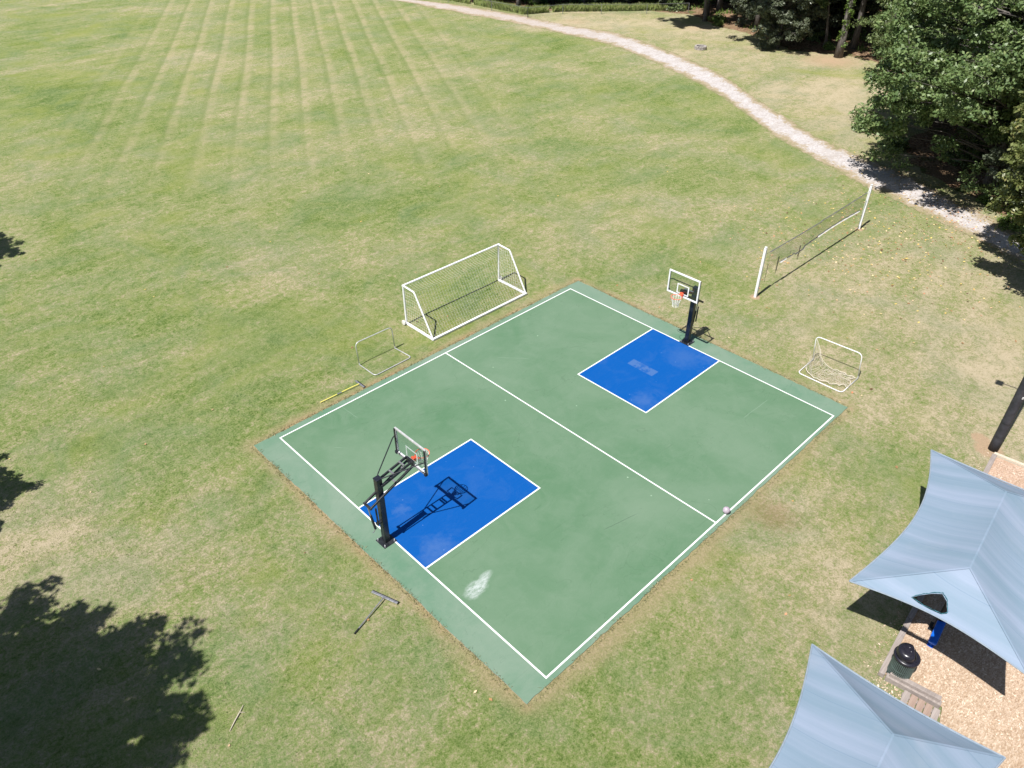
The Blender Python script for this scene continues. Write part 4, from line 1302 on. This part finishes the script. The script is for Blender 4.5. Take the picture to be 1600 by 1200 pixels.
def tree_proto(name, H, crown_c, rad, nclump, per, mat, seed, trunk_r=.28, lsize=.15, clump_r=(.8, 1.5), lean=(0, 0), trunk_top=None, label='', ivy=False, holes=True):
    """built at the origin; the caller moves it"""
    rr = random.Random(seed)
    t = thing(name, (0, 0, 0), label, 'tree')
    cc = Vector(crown_c); rx, ry, rz = rad
    clumps = []
    tries = 0
    while len(clumps) < nclump and tries < 20000:
        tries += 1
        d = Vector((rr.gauss(0, 1), rr.gauss(0, 1), rr.gauss(0, 1))).normalized()
        lump = 1.0 + 0.28 * mnoise.noise(d * 2.2 + Vector((seed, 0, 0))) * 2
        k = (rr.random() ** .38) * lump
        if k < .35: continue
        p = cc + Vector((d.x * rx * k, d.y * ry * k, d.z * rz * k))
        if p.z < 0.6: continue
        r = rr.uniform(*clump_r)
        if any((p - q[0]).length < (r + q[1]) * .42 for q in clumps): continue
        clumps.append((p, r))
    tr = MB()
    tt = trunk_top or (cc.z + rz * .45)
    tp = []
    for i in range(9):
        z = tt * i / 8
        tp.append(Vector((lean[0] * (z / tt) ** 1.5 + .18 * mnoise.noise(Vector((seed, z * .35, 0))), lean[1] * (z / tt) ** 1.5 + .18 * mnoise.noise(Vector((seed, z * .35, 5))), z - .15)))
    radii = [trunk_r * (1.35 if i == 0 else 1.06 - .11 * i) for i in range(9)]
    tr.tube(tp, radii, 10)
    sprays = []
    for (p, r) in clumps:
        # limb from the trunk to the clump
        zt = max(1.2, min(tt * .97, p.z - .55 * math.hypot(p.x - cc.x, p.y - cc.y) * rr.uniform(.5, 1.0)))
        s = tp[0].lerp(tp[-1], min(1, max(0, (zt + .15) / tt)))
        i = min(7, int((zt + .15) / tt * 8)); s = tp[i].lerp(tp[i + 1], min(1, max(0, (zt + .15) / tt * 8 - i)))
        m = s.lerp(p, .55) + Vector((rr.uniform(-.3, .3), rr.uniform(-.3, .3), rr.uniform(.1, .5)))
        L = (p - s).length
        tr.tube([s, s.lerp(m, .5) + Vector((0, 0, .08)), m, p], [.03 + .008 * L, .024 + .005 * L, .02, .008], 5)
        for q in range(rr.randint(5, 7)):
            d = Vector((rr.gauss(0, 1), rr.gauss(0, 1), rr.gauss(0, .55))).normalized() * r * rr.uniform(.35, 1.0)
            e = p + d
            tr.tube([p, e], [.014, .006], 3, cap=False)
            sprays.append((e.x, e.y, e.z, r * rr.uniform(.36, .60)))
    tr.build('trunk', 'bark', t, smooth=True)
    leaves_mesh('crown', sprays, mat, per, lsize, t, seed)
    if ivy:
        iv = [(tp[i].x + radii[i] * .9 * math.cos(a), tp[i].y + radii[i] * .9 * math.sin(a), z, .26) for i, z, a in
              [(min(8, int(q / tt * 8)), q, rr.uniform(0, 6.28)) for q in [rr.uniform(1.2, tt * .8) for _ in range(110)]]]
        leaves_mesh('ivy', iv, 'leaf_bright', 26, .10, t, seed + 3, 1.0)
    return t

def place(proto, x, y, rz=0.0, s=1.0, label=None, group=None, first=False, z=0.0):
    if first: o = proto
    else:
        o = proto.copy(); SC.collection.objects.link(o)
        for ch in proto.children:
            c = ch.copy(); SC.collection.objects.link(c); c.parent = o
    o.location = (x, y, z); o.rotation_euler = (0, 0, rz); o.scale = (s, s, s)
    if label: o['label'] = label
    if group: o['group'] = group
    return o

GE = 'trees along the far wood edge'
GD = 'trees deep in the wood behind the front row'
big = tree_proto('broadleaf_tree', 16, (-2.3, 2.3, 8.7), (7.9, 6.0, 5.9), 205, 88, 'leaf', 3, .30, .112, label='x')
place(big, 45.9, -9.6, 0, 1, 'large leafy tree overhanging the gravel path, its trunk at the bend by the right edge', GE, True)
mid_t = tree_proto('broadleaf_tree', 12, (0, 0, 6.6), (5.0, 5.0, 4.8), 130, 84, 'leaf', 7, .22, .112, label='x')
place(mid_t, 55.6, -4.2, .6, 1.06, 'leafy mid green tree behind the large overhanging tree', GE, True)
grey = tree_proto('broadleaf_tree', 9, (0, 0, 4.3), (3.6, 3.6, 3.5), 80, 76, 'leaf_grey', 13, .15, .10, (.6, 1.1), label='x')
place(grey, 68.2, 18.6, .3, .92, 'small grey green tree with foliage to the ground, left of the ivy covered trunk', GE, True)
tall = tree_proto('tall_tree', 20, (0, 0, 15.0), (5.6, 5.6, 4.6), 70, 46, 'leaf', 19, .34, .16, label='x', ivy=True, trunk_top=17)
place(tall, 69.2, 12.6, 0, 1.0, 'tall straight tree with ivy climbing its bare trunk', GE, True)
tall2 = tree_proto('tall_tree', 20, (0, 0, 15.0), (5.4, 5.4, 4.6), 66, 46, 'leaf', 23, .30, .16, label='x', trunk_top=17)
place(tall2, 73.6, 13.2, 1.0, 1.0, 'tall tree with a bare grey trunk just right of the ivy covered one', GE, True)
yel = tree_proto('broadleaf_tree', 11, (-.6, 2.5, 6.2), (3.9, 3.9, 4.4), 96, 84, 'leaf_yellow', 29, .20, .10, (.6, 1.1), label='x')
place(yel, 34.3, -18.6, 0, 1.0, 'yellowing tree at the right edge where the path leaves the picture', GE, True)

lean_t = tree_proto('leaning_tree', 12, (-5.2, -.2, 8.6), (3.9, 3.2, 2.4), 70, 58, 'leaf', 53, .22, .14, (.6, 1.1), lean=(-2.6, 0), label='x', trunk_top=8.6)
place(lean_t, 73.6, 31.2, 0, 1.0, 'leaning tree reaching over the dry grass right of the fence', GE, True)
place(lean_t, 72.6, 20.0, .08, 1.22, 'leaning tree reaching over the dry grass beyond the fire ring', GE)
place(lean_t, 72.2, 15.6, -.1, .8, 'smaller leaning tree left of the ivy covered trunk', GE)
# front row
row = [(big, 52.0, -.6, 2.6, .82, 'leafy tree left of the large overhanging tree, behind the path bend'),
       (mid_t, 50.6, -8.6, 3.3, 1.08, 'dense green tree directly behind the large overhanging tree'),
       (grey, 43.2, -13.2, 1.0, .82, 'low grey green tree below the large overhanging tree at the path'),
       (mid_t, 45.6, -14.8, 4.0, 1.02, 'dense green tree at the right edge above the path'),
       (mid_t, 63.0, -2.6, 1.7, 1.0, 'green tree standing behind the dry grass strip right of the bare grey trunk'),
       (big, 63.5, -3.5, .4, .95, 'broad green tree in the second row above the path bend'),
       (mid_t, 72.0, 2.6, 2.9, .95, 'green tree just right of the two tall bare trunks'),
       (grey, 76.0, 19.5, 2.2, 1.15, 'grey green tree left of the small low tree, over the shaded ground'),
       (grey, 76.5, 25.5, .2, 1.2, 'grey green tree above the second grass shadow, at the top edge'),
       (big, 80.0, 33.5, 5.0, 1.0, 'broad tree behind the right end of the chain link fence'),
       (grey, 77.6, 40.0, 3.9, 1.1, 'grey green tree behind the middle of the chain link fence'),
       (mid_t, 73.0, 46.5, .9, 1.05, 'dark green tree behind the chain link fence near its corner post'),
       (big, 69.0, 54.0, 4.1, .95, 'broad dark tree behind the left run of the chain link fence'),
       (mid_t, 66.5, 62.0, 5.2, 1.1, 'dark tree beside the far end of the gravel path'),
       (grey, 64.5, 69.5, 1.2, 1.2, 'grey green tree at the top edge where the path leaves the picture'),
       (grey, 63.8, 57.0, 2.0, .9, 'grey green tree close behind the fence beside the path'),
       (grey, 66.4, 51.0, 4.0, 1.0, 'low grey green tree just behind the fence corner weeds'),
       (grey, 70.6, 47.2, 5.0, 1.0, 'low grey green tree close behind the long fence run'),
       (grey, 75.0, 43.4, .7, 1.0, 'low grey green tree behind the right half of the long fence run'),
       (mid_t, 62.9, 64.5, 1.1, .85, 'green tree right beside the far end of the path'),
       (tall, 76.5, 33.0, 2.0, .95, 'tall ivy clad tree above the leftmost shadow on the dry grass'),
       (tall2, 74.5, 25.0, 3.0, .9, 'tall tree with high crown over the shaded grass left of the fire ring'),
       (tall2, 62.4, 50.5, .5, .85, 'tall tree behind the fence corner beside the path'),
       (tall2, 61.9, 58.0, 2.5, .85, 'tall tree beside the path left of the fence corner')]
for (pr, x, y, rz, s, lb) in row: place(pr, x, y, rz, s, lb, GE)
rr = random.Random(77)
# trees further in, which nothing tells apart
deep = []
for (x, y) in [(58, -12), (66, -12), (74, -6), (82, 2), (70, -1), (78, 8), (84, 16), (80, 20), (86, 27), (92, 22), (90, 12), (88, 34), (85, 42), (82, 50), (78, 57), (75, 66), (92, 44), (96, 34), (98, 8), (90, 2), (82, -6), (102, 18),
               (70, 76), (84, 66), (100, 28), (54, -16), (62, -19), (90, 54), (104, 38), (108, 24), (106, 12), (50, -20), (98, 50), (71, -22)]:
    pr = rr.choice([big, mid_t, mid_t, tall2, grey])
    place(pr, x + rr.uniform(-1.5, 1.5), y + rr.uniform(-1.5, 1.5), rr.uniform(0, 6.28), rr.uniform(.95, 1.25), 'broadleaf tree deep in the shaded wood behind the front row', GD)

# trees left of the frame whose shadows fall on the lawn
GL = 'lawn trees beyond the left edge'
hc = tree_proto('lawn_tree', 12, (0, 0, 9.4), (3.9, 3.9, 2.3), 190, 90, 'leaf', 41, .24, .11, (.6, 1.1), label='x', trunk_top=9.5)
place(hc, -17.0, -6.2, 0.5, 1.0, 'lawn tree beyond the left edge casting the big round shadow at the bottom left', GL, True)
place(hc, -13.9, 4.9, 2.0, .6, 'lawn tree beyond the left edge casting the shadow halfway up the left edge', GL)
place(hc, -8.4, 25.1, 4.0, .65, 'lawn tree beyond the left edge casting the small highest shadow', GL)

# undergrowth
def shrub_proto(name, seed, mat, r=(1.0, 1.0, .8), n=26, per=44, ls=.10, label='x'):
    q = random.Random(seed)
    t = thing(name, (0, 0, 0), label, 'shrub')
    cl = []
    st = MB()
    for i in range(n):
        d = Vector((q.gauss(0, 1), q.gauss(0, 1), abs(q.gauss(0, .8)))).normalized() * q.random() ** .4
        e = Vector((d.x * r[0], d.y * r[1], .15 + d.z * r[2] * 1.4))
        st.tube([(0, 0, 0), (e.x * .4, e.y * .4, e.z * .6), tuple(e)], [.02, .014, .006], 4)
        cl.append((e.x, e.y, e.z, q.uniform(.25, .42)))
    st.build('stem', 'bark', t)
    leaves_mesh('foliage', cl, mat, per, ls, t, seed, .8)
    return t
sb = shrub_proto('shrub', 5, 'leaf_bright'); place(sb, 39.9, -12.9, 0, .85, 'bright green low bush at the path edge under the yellowing tree', 'low bushes at the wood edge', True)
sg = shrub_proto('shrub', 6, 'leaf', n=30); place(sg, 41.4, -14.2, 0, 1.0, 'dark green bush right behind the bright low bush by the path', 'low bushes at the wood edge', True)
shr = [(sb, 74.3, 30.2, .9, 'bright green bush at the wood edge right of the fence'), (sb, 72.6, 28.7, .6, 'small bright bush in front of the shaded wood edge, above the fire ring'),
       (sb, 73.4, 22.3, .8, 'bright bush in deep shade behind the grass shadow'), (sg, 74.2, 17.6, 1.1, 'dark bush beside the small grey green tree'),
       (sg, 48.6, -7.2, 1.3, 'broad dark bush in the shade left of the large tree trunk'),
       (sg, 47.8, -2.4, 1.0, 'low dark bush under the left side of the large overhanging tree'), (sg, 50.2, .6, 1.2, 'dark bush behind the dry grass where the path bends'),
       (sb, 71.6, 14.6, .7, 'bright bush at the foot of the ivy covered trunk'), (sg, 72.8, 9.8, 1.2, 'dark bush under the two tall trunks'),
       (sg, 69.5, 6.6, 1.2, 'dark bush in the shade right of the tall trunks'), (sb, 42.6, -10.6, .6, 'small bright sapling bush in the shade beside the path'),
       (sg, 76.2, 37.4, 1.2, 'dark bush at the right end of the chain link fence'), (sb, 66.4, 51.2, 1.1, 'bright green bush just behind the fence corner')]
for (pr, x, y, s, lb) in shr: place(pr, x, y, rr.uniform(0, 6), s, lb, 'low bushes at the wood edge')

def blades(name, pts, h, w, mat, seed, lean=.45):
    g = np.random.default_rng(seed); P = np.asarray(pts, float); n = len(P)
    a = g.random(n) * 6.283; hh = h * (.5 + g.random(n)); ww = w * (.6 + .8 * g.random(n))
    dx, dy = np.cos(a), np.sin(a)
    la = g.random(n) * 6.283; l = lean * hh * g.random(n)
    V = np.zeros((n, 4, 3)); F = []
    V[:, 0] = P + np.stack([-dx * ww, -dy * ww, np.zeros(n)], 1)
    V[:, 1] = P + np.stack([dx * ww, dy * ww, np.zeros(n)], 1)
    V[:, 2] = P + np.stack([dx * ww * .6 + np.cos(la) * l * .5, dy * ww * .6 + np.sin(la) * l * .5, hh * .65], 1)
    V[:, 3] = P + np.stack([np.cos(la) * l * 1.6, np.sin(la) * l * 1.6, hh], 1)
    f = [(4 * i, 4 * i + 1, 4 * i + 2, 4 * i + 3) for i in range(n)]
    return mesh_obj(name, V.reshape(-1, 3).tolist(), f, mat)
# tall weeds behind the fence
pts = []
for k in range(26000):
    u = rr.random()
    line = [(59.6, 66), (60.6, 56), (61.0, 48.2), (65.2, 46.4), (69, 43), (73.5, 39.2), (76.5, 36.0)]
    s = u * (len(line) - 1); i = int(s); f_ = s - i
    x = line[i][0] * (1 - f_) + line[i + 1][0] * f_; y = line[i][1] * (1 - f_) + line[i + 1][1] * f_
    d = .15 + rr.random() ** 1.3 * 1.9
    k2 = mnoise.noise(Vector((x * .5, y * .5, 0)))
    if k2 < -.42 + d * .12: continue
    pts.append((x + d * .8, y + d * .55, 0))
stuff(blades('tall_weeds', pts, .5, .045, 'weeds', 5), 'tall bright weeds growing behind the chain link fence', 'weeds')
# shaded undergrowth on the wood floor
pts = []
for k in range(16000):
    x, y = rr.uniform(66, 92), rr.uniform(8, 60)
    if x < 73 + (y - 20) * .1 and y < 34: continue
    if y > 33 and (x - 60.2) / 11.7 + (y - 46.7) / 100 < max(0, (50 - y)) / 11.5 + .15: continue
    if mnoise.noise(Vector((x * .3, y * .3, 8))) < .05: continue
    pts.append((x, y, 0))
stuff(blades('wood_undergrowth', pts, .35, .07, 'leaf_bright', 6), 'patchy green undergrowth on the shaded wood floor', 'undergrowth')
# dry blades overlapping the court edge
pts = []
for k in range(8000):
    s = rr.random() * (2 * (SX1 - SX0) + 2 * (SY1 - SY0)); o_ = rr.gauss(.035, .06)
    if o_ < -.07: continue
    A_ = SX1 - SX0; B_ = SY1 - SY0
    if s < A_: x, y = SX0 + s, SY1 + o_
    elif s < 2 * A_: x, y = SX0 + s - A_, SY0 - o_
    elif s < 2 * A_ + B_: x, y = SX0 - o_, SY0 + s - 2 * A_
    else: x, y = SX1 + o_, SY0 + s - 2 * A_ - B_
    if mnoise.noise(Vector((x * 1.3, y * 1.3, 3))) < -.1 and o_ < .05: continue
    pts.append((x, y, ZC * .6 if o_ < 0.02 else 0))
stuff(blades('edge_grass', pts, .05, .007, 'tuft', 8, 1.4), 'dry grass blades fringing the court slab', 'grass')
# short turf blades over the nearer lawn give it real relief
pts = []
def in_slab(x, y): return SX0 - .03 < x < SX1 + .03 and SY0 - .03 < y < SY1 + .03
for k in range(230000):
    x, y = rr.uniform(-14, 36), rr.uniform(-22, 22)
    if in_slab(x, y) or (x > 6.6 and y < -20.45 + (x - 6.74) * .093): continue
    dd = math.hypot(x + 9, y + 22)
    if rr.random() > min(1, (22 / max(dd, 1)) ** 1.5): continue
    if mnoise.noise(Vector((x * .8, y * .8, 3))) + .5 * mnoise.noise(Vector((x * 2.8, y * 2.8, 3))) < -.12: continue
    pts.append((x, y, 0))
M['turf'] = mat_leaf('turf blades', [(0.120, 0.160, 0.050), (0.175, 0.200, 0.080), (0.235, 0.230, 0.115), (0.36, 0.31, 0.19)], 0.15)
stuff(blades('turf_blades', pts, .032, .008, 'turf', 9, 1.2), 'short turf blades of the mown lawn', 'grass')

# fallen leaves
pts = []
for k in range(900):
    x, y = rr.gauss(33.5, 4.2), rr.gauss(-8.5, 3.6)
    if x > 41 or in_slab(x, y): continue
    pts.append((x, y, .01))
for k in range(150):
    x, y = rr.uniform(-14, 40), rr.uniform(-20, 30)
    if in_slab(x, y) or (x > 6.6 and y < -19): continue
    pts.append((x, y, .01))
for k in range(500):
    u = rr.random(); x, y = 44 - 6 * u + rr.gauss(0, 1.2), -3 - 10 * u + rr.gauss(0, 1.0)
    pts.append((x, y, .03))
stuff(scatter_flat('fallen_leaves', pts, .055, 'fallen', (.01, .04), (.5, .8), .4, 3), 'scattered yellow and brown fallen leaves on the lawn by the path', 'fallen leaves')

def count():
    n = 0
    for m in {o.data for o in bpy.data.objects if o.type == 'MESH'}:
        n += sum(len(p.vertices) - 2 for p in m.polygons)
    print('unique triangles', n, 'objects', len(bpy.data.objects))
count()
